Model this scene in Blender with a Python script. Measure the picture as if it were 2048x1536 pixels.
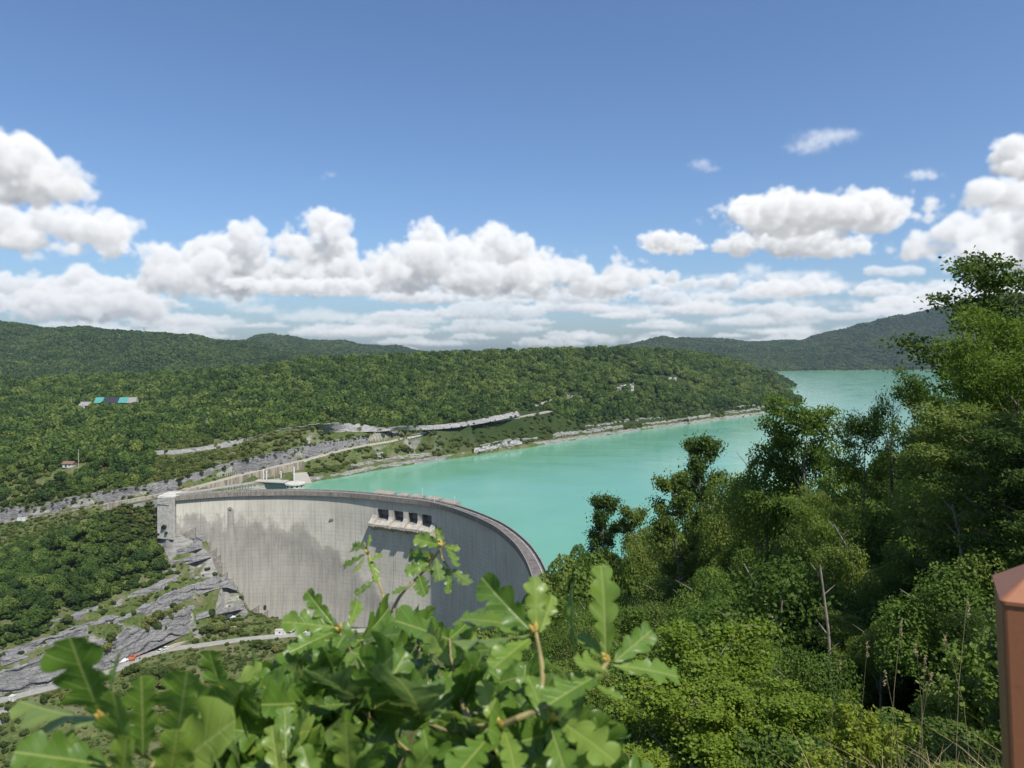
import bpy, bmesh, math, random
import numpy as np
from mathutils import Vector, Matrix, geometry
from concurrent.futures import ThreadPoolExecutor

S = bpy.context.scene
COL = S.collection
for _o in list(bpy.data.objects): bpy.data.objects.remove(_o)
R = math.radians

# ---------------------------------------------------------------- camera (level, lens shifted down)
FPX, CXP, HYP = 1420.0, 1024.0, 700.0          # the photograph's focal length, centre and horizon, in its pixels
CAMZ = 100.0                                   # eye height over the lake (water is z = 0)
cam_d = bpy.data.cameras.new('camera'); cam = bpy.data.objects.new('camera', cam_d); COL.objects.link(cam)
cam.location = (0, 0, CAMZ); cam.rotation_euler = (R(90), 0, 0)
cam_d.sensor_width = 36; cam_d.lens = 36 * FPX / 2048
cam_d.shift_y = -(768 - HYP) / 2048
cam_d.clip_start = .05; cam_d.clip_end = 20000
cam_d.dof.use_dof = True; cam_d.dof.focus_distance = 300; cam_d.dof.aperture_fstop = 9.0
S.camera = cam

# ---------------------------------------------------------------- light
SUN_EL, SUN_AZ = 56.0, 143.0                    # elevation; azimuth clockwise from +Y (behind the camera, right)
SUNV = Vector((math.cos(R(SUN_EL)) * math.sin(R(SUN_AZ)), math.cos(R(SUN_EL)) * math.cos(R(SUN_AZ)), math.sin(R(SUN_EL))))
sun_d = bpy.data.lights.new('sun', 'SUN'); sun_d.energy = 5.0; sun_d.angle = R(.53); sun_d.color = (1, .955, .88)
sun = bpy.data.objects.new('sun', sun_d); COL.objects.link(sun)
sun.rotation_euler = SUNV.to_track_quat('Z', 'Y').to_euler()
S.view_settings.view_transform = 'Standard'; S.view_settings.look = 'None'
S.view_settings.exposure = 0.3; S.view_settings.gamma = 1.0
S.cycles.max_bounces = 7; S.cycles.diffuse_bounces = 3; S.cycles.glossy_bounces = 2
S.cycles.transmission_bounces = 4; S.cycles.transparent_max_bounces = 8; S.cycles.volume_bounces = 0
S.cycles.use_denoising = True
S.cycles.sample_clamp_indirect = 4.0
S.cycles.caustics_reflective = False; S.cycles.caustics_refractive = False

#--SKYBEGIN
def cloud_noise(n=96, seed=3):
    """periodic tile of inverted cell noise: lumpy like the tops of cumulus"""
    r = np.random.RandomState(seed)
    ax = (np.arange(n, dtype=np.float32) + .5) / n
    out = np.zeros((n, n, n), np.float32); tot = 0
    for cells, w in ((4, .56), (9, .28), (18, .16)):
        pts = r.rand(cells, cells, cells, 3).astype(np.float32)
        g = np.stack(np.meshgrid(ax, ax, ax, indexing='ij'), -1) * cells
        ci = g.astype(np.int32)
        best = np.full((n, n, n), 9., np.float32)
        for dx in (-1, 0, 1):
            for dy in (-1, 0, 1):
                for dz in (-1, 0, 1):
                    c = ci + np.array([dx, dy, dz])
                    cw = c % cells
                    p = pts[cw[..., 0], cw[..., 1], cw[..., 2]] + c
                    np.minimum(best, ((p - g) ** 2).sum(-1), out=best)
        out += w * (1 - np.minimum(best, 1.3)); tot += w
    out = (out - out.mean()) / out.std()
    return out.ravel(), n

def tile_lookup(tile, n, X, Y, Z):
    x = (X % 1.0) * n; y = (Y % 1.0) * n; z = (Z % 1.0) * n
    i = x.astype(np.int32); j = y.astype(np.int32); k = z.astype(np.int32)
    fx = x - i; fy = y - j; fz = z - k
    i %= n; j %= n; k %= n
    i1 = (i + 1) % n; j1 = (j + 1) % n; k1 = (k + 1) % n
    a = i * (n * n); a1 = i1 * (n * n); b = j * n; b1 = j1 * n
    t = tile
    c00 = t[a + b + k] * (1 - fx) + t[a1 + b + k] * fx
    c01 = t[a + b + k1] * (1 - fx) + t[a1 + b + k1] * fx
    c10 = t[a + b1 + k] * (1 - fx) + t[a1 + b1 + k] * fx
    c11 = t[a + b1 + k1] * (1 - fx) + t[a1 + b1 + k1] * fx
    return (c00 * (1 - fy) + c10 * fy) * (1 - fz) + (c01 * (1 - fy) + c11 * fy) * fz

FPX, CXP, HYP = 1420.0, 1024.0, 700.0
# cumulus: distance, noise period, density, base (y of the flat base), puffs (x, y, rx, ry)
CUMULI = [
 (6500, 1500, 1.0, 404, [(0,322,80,58),(60,330,66,50),(110,352,55,42),(145,378,38,24),(-70,320,80,70),(30,370,120,34)]),
 (6800, 1500, 1.0, 514, [(20,460,90,48),(105,445,80,38),(180,452,66,36),(235,460,40,24),(-40,470,60,50),(60,490,100,26)]),
 (7600, 1500, .8, 530, [(240,495,42,26),(225,508,30,20)]),
 (7800, 1500, 1.0, 640, [(130,560,52,32),(85,585,60,36),(180,580,66,36),(240,605,64,34),(60,605,50,30),(150,610,130,30),(285,620,30,16)]),
 (8000, 1500, 1.1, 600, [(385,505,52,42),(455,492,52,42),(500,472,30,34),(515,455,12,16),(335,520,48,34),(430,540,120,46),(520,530,45,44),(360,560,80,30)]),
 (8000, 1500, 1.25, 590, [(652,455,46,36),(612,487,44,36),(686,468,24,28),(570,500,30,26),(645,510,66,50),(640,550,90,34),(690,545,50,32)]),
 (8000, 1500, 1.2, 592, [(860,474,46,38),(830,490,34,34),(900,500,46,40),(985,474,40,34),(1000,505,58,42),(1030,530,50,40),(880,535,110,42),(800,552,80,26),(960,555,120,30)]),
 (8200, 1500, 1.05, 600, [(1088,512,30,26),(1100,540,50,36),(1060,550,60,36),(1160,545,50,36),(1235,535,48,34),(1275,552,40,22),(1190,560,100,24)]),
 (7200, 1500, .8, 503, [(1325,482,48,16),(1385,478,22,16),(1350,490,60,12)]),
 (6800, 1600, 1.0, 470, [(1500,418,56,32),(1560,398,54,30),(1640,408,62,28),(1712,412,60,30),(1775,430,52,26),(1620,442,170,30),(1455,428,24,16)]),
 (7000, 1600, .95, 520, [(1495,488,60,24),(1590,490,100,24),(1560,470,80,24),(1700,495,46,18),(1640,500,60,18)]),
 (6200, 1500, 1.1, 352, [(2030,302,44,28),(2070,330,50,34),(2030,335,36,22)]),
 (6400, 1500, .8, 412, [(1960,390,46,24),(2010,385,60,32),(2070,390,70,40)]),
 (6600, 1500, .95, 545, [(1905,472,60,28),(1960,450,60,32),(2010,470,90,50),(2070,470,80,70),(1900,500,70,26),(1980,515,110,32)]),
 (9000, 1500, .55, 560, [(765,515,34,22),(745,540,40,20),(790,545,40,20)]),
 (7600, 1500, .7, 584, [(500,572,40,14),(600,574,110,14),(700,575,60,12)]),
 (9000, 1200, .30, 305, [(1655,272,60,13),(1620,290,44,14),(1690,268,36,10)]),
 (9000, 1200, .30, 345, [(1405,328,26,12),(1425,335,18,8)]),
 (9000, 1200, .38, 365, [(1842,350,30,11),(1865,352,22,8)]),
 (9000, 1200, .20, 362, [(662,350,16,7),(645,356,10,5)]),
 (9000, 1200, .4, 560, [(1510,540,34,14),(1560,552,60,12),(1640,548,40,12)]),
]
_r = np.random.RandomState(11)
for _k in range(140):      # the rows of smaller, far cumulus along the horizon
    _t = _r.rand() ** .85
    _py = 572 + 128 * _t
    _px = -250 + 2600 * _r.rand()
    _s = (1.7 - 1.15 * _t) * (.45 + 1.0 * _r.rand()) * (1.0 if _px < 1300 else .85)
    _w = 30 * _s * (.8 + .5 * _t)
    CUMULI.append((9500 + 70 * (_py - 560) + 900 * _r.rand(), 1500, (.40 + .5 * _r.rand()) * (1 if _px < 1350 else .82), _py + 7 * _s,
        [(_px + _w * (2.6 * _r.rand() - 1.3), _py - 9 * _s * _r.rand(), _w * (.35 + .5 * _r.rand()), 7.5 * _s * (.6 + .9 * _r.rand())) for _q in range(6)] + [(_px, _py, _w * 1.9, 6 * _s)]))

for _k in range(34):       # thin streaky layer over the far end of the lake
    _py = 545 + 140 * _r.rand(); _px = 1200 + 900 * _r.rand(); _w = 40 + 50 * _r.rand()
    CUMULI.append((12000 + 4000 * _r.rand(), 2200, (.22 + .26 * _r.rand()) * (1 if _k % 3 else 2.2), _py + 8, [(_px + _w * (2.2 * _r.rand() - 1.1), _py - 7 * _r.rand(), _w * (.25 + .4 * _r.rand()), 5 + 9 * _r.rand()) for _q in range(6)]))

def bake_clouds(az0, az1, el0, el1, step, sun):
    """march every cumulus for each direction of a panorama; returns RGB light and coverage"""
    tile, n = cloud_noise()
    na = int(round((az1 - az0) / step)); ne = int(round((el1 - el0) / step))
    az = np.radians(az0 + (np.arange(na) + .5) * step).astype(np.float32)
    el = np.radians(el0 + (np.arange(ne) + .5) * step).astype(np.float32)
    L = np.zeros((ne, na), np.float32); T = np.ones((ne, na), np.float32); Cb = np.zeros((ne, na), np.float32)
    jit = np.random.RandomState(5).rand(ne, na).astype(np.float32)
    sx, sy, sz = sun
    def one(c):
        D, per, dens, base, puffs = c
        P = np.array([[(p[0] - CXP) / FPX * D, D, (HYP - p[1]) / FPX * D, p[2] * .93 / FPX * D, p[3] * .93 / FPX * D] for p in puffs], np.float32)
        rmax = P[:, 3].max(); 
        rr = np.random.RandomState(int(abs(puffs[0][0]) * 7 + puffs[0][1]))
        P[:, 1] += (rr.rand(len(P)) - .5) * rmax * .9
        zb = (HYP - base) / FPX * D; ztop = (P[:, 2] + P[:, 4]).max()
        smin = max(min(P[:, 4].max(), 260.), 40.)
        x0 = (P[:, 0] - P[:, 3] * 1.35).min(); x1 = (P[:, 0] + P[:, 3] * 1.35).max()
        z0 = zb - smin * .35; z1 = ztop + .3 * smin
        y0 = P[:, 1].min() - rmax * 1.1; y1 = P[:, 1].max() + rmax * 1.1
        a0 = min(math.atan2(x0, y0), math.atan2(x0, y1)); a1 = max(math.atan2(x1, y0), math.atan2(x1, y1))
        i0 = max(0, int((math.degrees(a0) - az0) / step)); i1 = min(na, int((math.degrees(a1) - az0) / step) + 2)
        e0 = math.degrees(math.atan2(z0, math.hypot(y1, max(abs(x0), abs(x1))))) ; e1 = math.degrees(math.atan2(z1, y0))
        j0 = max(0, int((e0 - el0) / step) - 1); j1 = min(ne, int((e1 - el0) / step) + 2)
        if i1 <= i0 or j1 <= j0: return None
        A, E = np.meshgrid(az[i0:i1], el[j0:j1]); sh = A.shape
        dx = (np.sin(A) / np.cos(A)).ravel(); dz = (np.tan(E) / np.cos(A)).ravel()      # per unit of y
        seg = np.sqrt(1 + dx * dx + dz * dz)
        nst = 56; dy = (y1 - y0) / nst
        Tr = np.ones(dx.size, np.float32); Li = np.zeros(dx.size, np.float32); Am = np.zeros(dx.size, np.float32)
        jj = jit[j0:j1, i0:i1].ravel()
        psz = per * min(1., max(.22, smin / 200.))
        amp = .25; soft = 2.4 if dens > .5 else 1.1
        def density(X, Y, Z, fine=True):
            F = np.full(X.shape, -9., np.float32)
            for p in P:
                q = 1 - np.sqrt(((X - p[0]) / p[3]) ** 2 + ((Y - p[1]) / (p[3] * .8)) ** 2 + ((Z - p[2]) / p[4]) ** 2)
                q *= (p[4] / smin) ** .5
                np.maximum(F, q, out=F)
            F = np.minimum(F, (Z - zb) / (smin * .55))
            m = F > -.55
            out = np.zeros(X.shape, np.float32)
            if m.any():
                x, y, z = X[m], Y[m], Z[m]
                nz = tile_lookup(tile, n, x / psz, y / psz, z / psz + .3)
                if fine: nz = nz + .27 * tile_lookup(tile, n, x / psz * 2.9 + .13, y / psz * 2.9, z / psz * 2.9)
                out[m] = np.clip((F[m] + amp * nz) * soft, 0, 1)
            return out
        k = .020 * (dens if dens > .5 else dens ** 2) * (200. / smin) ** .6
        Hh = max(ztop - zb, 1.)
        for s in range(nst):
            live = Tr > .01
            if not live.any(): break
            idx = np.nonzero(live)[0]
            Y = y0 + (s + jj[idx]) * dy
            X = dx[idx] * Y; Z = dz[idx] * Y
            d = density(X, Y, Z)
            m = d > .003
            if not m.any(): continue
            idx = idx[m]; d = d[m]; X = X[m]; Y = Y[m]; Z = Z[m]
            tau = np.zeros(d.shape, np.float32); ls = smin * .16; t = 0.
            for q in range(5):
                t += ls * .5
                tau += density(X + sx * t, Y + sy * t, Z + sz * t, q < 2) * ls
                t += ls * .5; ls *= 1.7
            tau *= k
            h = np.clip((Z - zb) / Hh, 0, 1)
            lit = .26 * np.exp(-.7 * tau) + .36 * np.exp(-.16 * tau) + .40 * np.exp(-.035 * tau)
            amb = .36 + .64 * h ** .8
            st = 1 - np.exp(-d * k * dy * seg[idx])
            Li[idx] += Tr[idx] * st * lit; Am[idx] += Tr[idx] * st * amb
            Tr[idx] *= 1 - st
        return D, i0, i1, j0, j1, Li.reshape(sh), Am.reshape(sh), Tr.reshape(sh)
    with ThreadPoolExecutor(4) as ex:
        res = [r for r in ex.map(one, CUMULI) if r]
    for D, i0, i1, j0, j1, li, am, tr in sorted(res, key=lambda r: -r[0]):
        s = np.s_[j0:j1, i0:i1]; fd = math.exp(-max(D - 7500, 0) / 21000)      # the air in between takes far cloud back to sky
        li = li * fd; am = am * fd; tr = 1 - (1 - tr) * fd
        L[s] = L[s] * tr + li; Cb[s] = Cb[s] * tr + am; T[s] *= tr
    def soften(M):
        for ax_ in (0, 1):
            q = np.pad(M, [(1, 1) if a_ == ax_ else (0, 0) for a_ in (0, 1)], mode='edge')
            M = .25 * np.take(q, range(0, M.shape[ax_]), ax_) + .5 * M + .25 * np.take(q, range(2, M.shape[ax_] + 2), ax_)
        return M
    return soften(L), soften(Cb), soften(T)
#--SKYEND
# ---------------------------------------------------------------- sky: Nishita air with a panorama of marched cumulus
AZ0, AZ1, EL0, EL1, STEP = -50, 50, -1, 36, .07
CL, CA, CT = bake_clouds(AZ0, AZ1, EL0, EL1, STEP, tuple(SUNV))
pano = bpy.data.images.new('cloud_panorama', CL.shape[1], CL.shape[0], alpha=True, float_buffer=True)
pano.colorspace_settings.name = 'Non-Color'
_px = np.ones(CL.shape + (4,), np.float32); _px[..., 0] = CL; _px[..., 1] = CA; _px[..., 2] = 1 - CT
pano.pixels.foreach_set(_px.ravel()); pano.update()

def lk(nt, a, b): nt.links.new(a, b)
def mth(nt, op, a, b=None, c=None, clamp=False):
    n = nt.nodes.new('ShaderNodeMath'); n.operation = op; n.use_clamp = clamp
    for i, v in enumerate((a, b, c)):
        if v is None: continue
        if isinstance(v, (int, float)): n.inputs[i].default_value = v
        else: lk(nt, v, n.inputs[i])
    return n.outputs[0]
def vmul(nt, col, f):
    n = nt.nodes.new('ShaderNodeVectorMath'); n.operation = 'SCALE'
    if isinstance(col, tuple): n.inputs[0].default_value = col
    else: lk(nt, col, n.inputs[0])
    if isinstance(f, (int, float)): n.inputs['Scale'].default_value = f
    else: lk(nt, f, n.inputs['Scale'])
    return n.outputs[0]
def vadd(nt, a, b):
    n = nt.nodes.new('ShaderNodeVectorMath'); n.operation = 'ADD'; lk(nt, a, n.inputs[0]); lk(nt, b, n.inputs[1]); return n.outputs[0]

world = bpy.data.worlds.new('World'); S.world = world; world.use_nodes = True
nt = world.node_tree; nt.nodes.clear()
sky = nt.nodes.new('ShaderNodeTexSky'); sky.sky_type = 'NISHITA'; sky.sun_disc = False
sky.sun_elevation = R(SUN_EL); sky.sun_rotation = R(SUN_AZ); sky.altitude = 300
sky.air_density = 1.0; sky.dust_density = 1.3; sky.ozone_density = 2.0
tc = nt.nodes.new('ShaderNodeTexCoord'); sp = nt.nodes.new('ShaderNodeSeparateXYZ'); lk(nt, tc.outputs['Generated'], sp.inputs[0])
azn = mth(nt, 'DEGREES', mth(nt, 'ARCTAN2', sp.outputs[0], sp.outputs[1]))
eln = mth(nt, 'DEGREES', mth(nt, 'ARCSINE', sp.outputs[2]))
u = mth(nt, 'PINGPONG', mth(nt, 'ADD', azn, 450.0), 100.0)
u = mth(nt, 'DIVIDE', u, AZ1 - AZ0)
v = mth(nt, 'DIVIDE', mth(nt, 'SUBTRACT', eln, EL0), EL1 - EL0)
cb = nt.nodes.new('ShaderNodeCombineXYZ'); lk(nt, u, cb.inputs[0]); lk(nt, v, cb.inputs[1])
ti = nt.nodes.new('ShaderNodeTexImage'); ti.image = pano; ti.extension = 'CLIP'; ti.interpolation = 'Linear'; lk(nt, cb.outputs[0], ti.inputs[0])
sc = nt.nodes.new('ShaderNodeSeparateColor'); lk(nt, ti.outputs[0], sc.inputs[0])
SKY_K = .098
SKY_TINT = (.83, 1.0, 1.20)
tint = nt.nodes.new('ShaderNodeVectorMath'); tint.operation = 'MULTIPLY'; lk(nt, sky.outputs[0], tint.inputs[0]); tint.inputs[1].default_value = SKY_TINT
skc = vmul(nt, tint.outputs[0], mth(nt, 'MULTIPLY', mth(nt, 'SUBTRACT', 1.0, sc.outputs[2]), SKY_K))
clc = vadd(nt, vmul(nt, (.83, .822, .805), sc.outputs[0]), vmul(nt, (.120, .138, .165), sc.outputs[1]))
bg = nt.nodes.new('ShaderNodeBackground'); bg.inputs['Strength'].default_value = 1.0
lk(nt, vadd(nt, skc, clc), bg.inputs['Color'])
wo = nt.nodes.new('ShaderNodeOutputWorld'); lk(nt, bg.outputs[0], wo.inputs['Surface'])

# ---------------------------------------------------------------- survey: photograph points to ground points
def Z(px, py, z):
    """the point at height z seen at (px, py)"""
    y = (CAMZ - z) * FPX / (py - HYP)
    return ((px - CXP) / FPX * y, y, z)
def Y(px, py, y):
    """the point at depth y seen at (px, py)"""
    return ((px - CXP) / FPX * y, y, CAMZ - (py - HYP) * y / FPX)
def G(px, y, z): return ((px - CXP) / FPX * y, y, z)
def zl(*a): return [Z(*p) for p in a]
def shift(line, d, dz):
    """offset a polyline sideways (to its left) in plan, and in height"""
    P = np.array(line, float); T = np.gradient(P[:, :2], axis=0); T /= np.linalg.norm(T, axis=1)[:, None]
    Q = P.copy(); Q[:, 0] -= T[:, 1] * d; Q[:, 1] += T[:, 0] * d; Q[:, 2] += dz
    return [tuple(q) for q in Q]
def spline(P, n):
    """Catmull-Rom through P, n points evenly spaced along it"""
    P = np.array(P, float); Pp = np.vstack([2 * P[0] - P[1], P, 2 * P[-1] - P[-2]])
    out = []
    for i in range(len(P) - 1):
        t = np.linspace(0, 1, 24, endpoint=False)[:, None]
        a, b, c, d = Pp[i:i + 4]
        out.append(.5 * (2 * b + (c - a) * t + (2 * a - 5 * b + 4 * c - d) * t ** 2 + (3 * b - a - 3 * c + d) * t ** 3))
    out = np.vstack(out + [P[-1:]])
    L = np.r_[0, np.cumsum(np.linalg.norm(np.diff(out, axis=0), axis=1))]
    s = np.linspace(0, L[-1], n)
    return np.stack([np.interp(s, L, out[:, k]) for k in range(P.shape[1])], 1)

SHORE = zl(*[(x, y, 0) for x, y in [(600,968),(680,955),(750,941),(820,930),(900,918),(960,909),(1020,900),(1090,889),(1150,880),(1220,870),(1300,858),(1380,848),(1450,838),(1520,829),(1572,818)]])
SHORE2 = [(493,1295,0),(500,1500,0),(600,1750,0),(770,2000,0),(826,2185,0),(880,2300,0),(930,2600,0),(1090,2950,0),(1240,3290,0),(1420,3420,0),(1625,3440,0),(1850,3560,0),(2290,3838,0),(2900,4000,0)]
ROAD = [Z(*p) for p in [(-260,1090,-33),(-120,1068,-27),(0,1047,-20),(100,1030,-13),(200,1010,-6),(300,992,0),(400,972,5),(500,945,8),(617,918,12),(676,902,15),(734,890,17),(793,880,19),(846,867,21),(910,857,23),(969,845,25),(1042,833,28),(1100,822,30)]]
ACCESS = [Z(*p) for p in [(258,1006,-3),(310,996,1.5),(350,989,5),(430,977,5),(512,964,5),(560,958,5)]]
CUT1_T = [(-120,-20),(0,-12),(88,-7),(176,0),(293,6.5),(381,12),(469,17),(600,21.5),(705,24),(734,24),(793,26)]
def on_line(line, px):
    P = np.array(line); q = P[:, 0] / P[:, 1] * FPX + CXP
    return np.array([np.interp(px, q, P[:, k]) for k in range(3)])
CUT1_B = [tuple(on_line(shift(ROAD, 4.5, .2), p)) for p, z in CUT1_T]
CUT1_TOP = []
for (p, z), b in zip(CUT1_T, CUT1_B):
    CUT1_TOP.append((b[0] * (b[1] + 3.5) / b[1], b[1] + 3.5, z))
CUT2_B = zl((310,909,16),(381,904,18.5),(469,891,21),(527,882,23),(573,876,25.5),(632,868,27),(705,862,28),(758,861,28.2),(800,858,28.2),(866,857,26),(940,849,26.5),(1042,830,30))
CUT2_T = [Y(310,901,573.5),Y(381,897,572),Y(469,881,590),Y(527,868,592),Y(573,858,597),Y(626,850,602),Y(705,846,637),Y(758,855,640),Y(800,853,642),Y(866,850,674),Y(940,842,713),Y(1035,822,775)]
CR1_B = zl((1070,818,29.5),(1090,815,30.5),(1150,801,33)); CR1_T = [Y(1070,809,852),Y(1095,802,862),Y(1152,789,944)]
CR2_B = zl((1226,788,38),(1268,784,40)); CR2_T = [Y(1226,775,1003),Y(1268,769,1016)]
CR3_B = zl((1318,769,43),(1353,766,44)); CR3_T = [Y(1318,758,1176),Y(1353,756,1208)]
WH1_B = [Y(690,928,588),Y(760,914,617),Y(830,905,650)]; WH1_T = [Y(690,923,589),Y(760,906,618.5),Y(826,894,651.5)]
WH2_B = [Y(858,900,672),Y(940,884,702),Y(1035,868,750)]; WH2_T = [Y(858,894,673.5),Y(935,878,704),Y(1030,863.5,752)]
WH3_B = [Y(948,904,676),Y(1000,894,705),Y(1045,886,728)]; WH3_T = [Y(948,897,678),Y(1000,886,707),Y(1043,879,730)]
# below the dam: the ledges of the left bank
_LR0 = [(-260,1448,-74),(-120,1424,-75.5),(0,1401,-77),(60,1386,-77.6),(140,1366,-78.5),(200,1349,-79.4),(240,1336,-80),(285,1314,-81),(340,1299,-82),(400,1291,-83),(480,1280,-84),(560,1272,-85),(640,1266,-85),(760,1260,-85),(900,1262,-85)]
_LX = [p[0] for p in _LR0]; _LZ = [p[2] + 8.5 for p in _LR0]
def zroad(px): return float(np.interp(px, _LX, _LZ))
def Zr(px, py, dz=0.): return Z(px, py, zroad(px) + dz)
LROAD = [Z(a, b, c + 8.5) for a, b, c in _LR0]
_yo = [Z(*p)[1] for p in _LR0]; _yn = [p[1] for p in LROAD]
def YL(px, py, y):
    """ledges: depths re-spaced between the lower road and the top of the slope"""
    o, n, u = np.interp(px, _LX, _yo), np.interp(px, _LX, _yn), np.interp(px, [-200, 0, 239, 330, 480, 520], [470, 470, 468, 467, 467, 466])
    return Y(px, py, float(n + (y - o) * (u - n) / (u - o)))
CC_B = [YL(-200,1432,350),YL(-90,1408,357),YL(0,1391,364),YL(103,1368,377),YL(200,1338,397),YL(239,1325,406),YL(290,1300,422),YL(376,1264,443),YL(452,1244,459),YL(500,1226,463)]
CC_T = [YL(-200,1366,353),YL(-90,1348,360),YL(0,1336,366.5),YL(92,1313,380),YL(205,1278,402),YL(239,1266,411),YL(290,1254,426),YL(376,1213,446),YL(450,1211,461),YL(486,1206,464)]
CB_B = [YL(-200,1358,356),YL(-90,1340,363),YL(0,1328,369.5),YL(103,1291,385),YL(171,1267,400),YL(239,1247,417),YL(308,1226,434),YL(376,1195,449),YL(444,1172,461),YL(478,1180,465)]
CB_T = [YL(-200,1332,358),YL(-90,1314,365),YL(0,1305,372),YL(103,1271,387),YL(171,1247,402),YL(239,1226,420),YL(290,1209,432),YL(376,1172,451),YL(440,1154,462.5),YL(466,1160,466)]
CA_B = [YL(100,1256,392),YL(154,1241,407),YL(239,1212,427),YL(325,1176,445),YL(393,1155,458),YL(432,1144,465)]
CA_T = [YL(100,1242,394),YL(154,1226,409),YL(239,1199,429),YL(325,1161,447),YL(393,1141,460),YL(430,1129,466)]
LEDGE = [YL(322,1096,463),YL(390,1085,464.5),YL(412,1078,466)], [YL(322,1086,464),YL(390,1074,465.5),YL(408,1066,467)]
LD = []
for bt in ([(331,1110,459.5),(365,1104,460.5),(404,1093,463.5)], [(338,1130,457),(375,1124,458),(422,1111,463)], [(330,1150,452),(352,1143,454.5)]):
    LD.append(([YL(x_, y_, d_) for x_, y_, d_ in bt], [YL(x_, y_ - 8, d_ + .8) for x_, y_, d_ in bt]))
for bt in ([(392,1236,445.5),(430,1226,452),(488,1214,463.5)],):
    LD.append(([YL(x_, y_, d_) for x_, y_, d_ in bt], [YL(x_, y_ - 7, d_ + 1) for x_, y_, d_ in bt]))
SB = []
_S = shift(SHORE, 0, 0)
for a_, b_, o_, z0_, z1_ in ((1105, 1245, 11, 4.4, 7.6), (1285, 1420, 11, 4.4, 7.0), (1450, 1555, 11, 4.4, 8.4), (1170, 1330, 19, 8.6, 11.4), (1470, 1550, 20, 9.6, 12.8), (960, 1075, 11, 4.6, 7.6), (700, 860, 10.5, 4.4, 6.6)):
    q_ = np.linspace(a_, b_, 7); SB.append(([(*on_line(shift(SHORE, o_, 0), q)[:2], z0_ + .35 * math.sin(q)) for q in q_], [(*on_line(shift(SHORE, o_ + 1.2, 0), q)[:2], z1_ + .8 * math.sin(q * 1.7)) for q in q_]))
CREST_IN = zl(*[(x, y, 6) for x, y in [(352,992),(430,986),(500,983),(600,982),(700,986),(800,996),(860,1004),(920,1021),(980,1047),(1020,1077),(1045,1108),(1062,1147)]])
CREST_IN += [(9,270,6),(5,242,6),(-3,216,6)]

ctl, brk = [], []
def line(P, closed=False):
    i0 = len(ctl); ctl.extend(P); brk.extend((i0 + k, i0 + k + 1) for k in range(len(P) - 1))
def pts(P): ctl.extend(P)
# far bank along the lake
line(shift(SHORE, -28, -18)); line(SHORE); line(shift(SHORE, 5, 2.6)); line(shift(SHORE, 10, 4.0))
line(SHORE2); line(shift(SHORE2, -70, -16)); pts([(1100,1300,-20),(1200,1800,-20),(1500,2300,-20),(1700,2900,-20),(2300,3400,-20),(700,1000,-25),(400,800,-25)])
line(shift(ROAD, -4.3, -.1)); line([tuple(on_line(shift(ROAD, -6.4, -5.0), q)) for q in (206, 240, 293, 340, 381, 430, 469, 520, 570, 610)]); line(shift(ROAD, 4.2, .1))
line(CUT1_TOP); line(CUT2_B); line(CUT2_T)
for l in (CR1_B, CR1_T, CR2_B, CR2_T, CR3_B, CR3_T, WH1_B, WH1_T, WH2_B, WH2_T, WH3_B, WH3_T): line(l)
for l0, l1 in SB: line(l0); line(l1)
# wooded plateau (ground under the crowns)
pts([G(-260,520,-8), G(0,540,10), G(137,545,12.5), G(-260,640,8), G(0,660,18), G(137,650,19),
     Y(230,816,850), Y(160,818,850), Y(300,812,860), Y(0,838,830), Y(-260,850,830), Y(420,812,830), Y(560,800,820)])
for px, ty, d in [(-700,790,1100),(-260,775,1050),(0,762,1050),(150,757,1050),(300,751,1050),(420,744,1030),(500,737,1030),(600,724,1030),(700,715,1040),(800,711,1050),(900,706,1080),(1000,703,1120),(1100,700,1170),(1200,696,1230),(1260,696,1280),(1350,702,1360),(1400,708,1420)]:
    g = Y(px, ty, d); g = (g[0], g[1], g[2] - 9); pts([g, (g[0] * 1.08, g[1] * 1.08, g[2] + 1), (g[0] * 1.3, g[1] * 1.3, g[2] - 22)])
pts([Y(1450,719,1430), Y(1500,735,1420), Y(1530,752,1400), Y(1550,772,1370), Y(1562,800,1290), Y(1500,790,1200), Y(1400,800,1090), Y(1480,722,1650), Y(1530,742,1750), Y(1556,756,1900), Y(1520,752,1900), Y(1562,766,2100), Y(1450,732,2100), Y(1540,752,2600), Y(1440,730,2500)])
# hills
def ridge(P, d, back, drop):
    for px, py in P:
        g = Y(px, py, d); pts([g, (g[0] * back, g[1] * back, g[2] - drop)])
ridge([(-900,640),(-560,632),(-300,634),(-120,640),(0,646),(130,656),(250,666),(380,672),(490,678),(512,688),(600,704),(700,722)], 2500, 1.25, 60)
pts([G(px, 1750, z) for px, z in [(-900,30),(-300,35),(0,28),(200,18),(330,25),(450,10),(560,18),(650,10),(760,20),(900,30),(1100,30)]])
pts([G(px, 2120, z) for px, z in [(-500,110),(-100,92),(60,112),(200,78),(330,102),(430,72),(520,60),(620,45)]])
ridge([(440,700),(480,694),(510,678),(540,673),(600,677),(690,678),(760,688),(820,696),(885,708),(940,716)], 4200, 1.2, 60)
pts([G(px, 3400, z) for px, z in [(540,60),(640,75),(760,60),(880,40),(1000,40)]])
ridge([(880,709),(910,704),(960,709),(1040,716)], 5600, 1.1, 60)
ridge([(1150,705),(1200,701),(1260,694),(1330,674),(1380,672),(1440,675),(1515,688),(1600,704)], 4700, 1.2, 60)
pts([G(px, 3900, z) for px, z in [(1150,70),(1260,80),(1340,105),(1420,95)]])
ridge([(1480,704),(1520,690),(1600,676),(1660,659),(1700,648),(1790,629),(1880,612),(1960,598)], 4300, 1.3, 40); ridge([(2048,584),(2300,566),(2700,560)], 4900, 1.3, 40)
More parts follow.
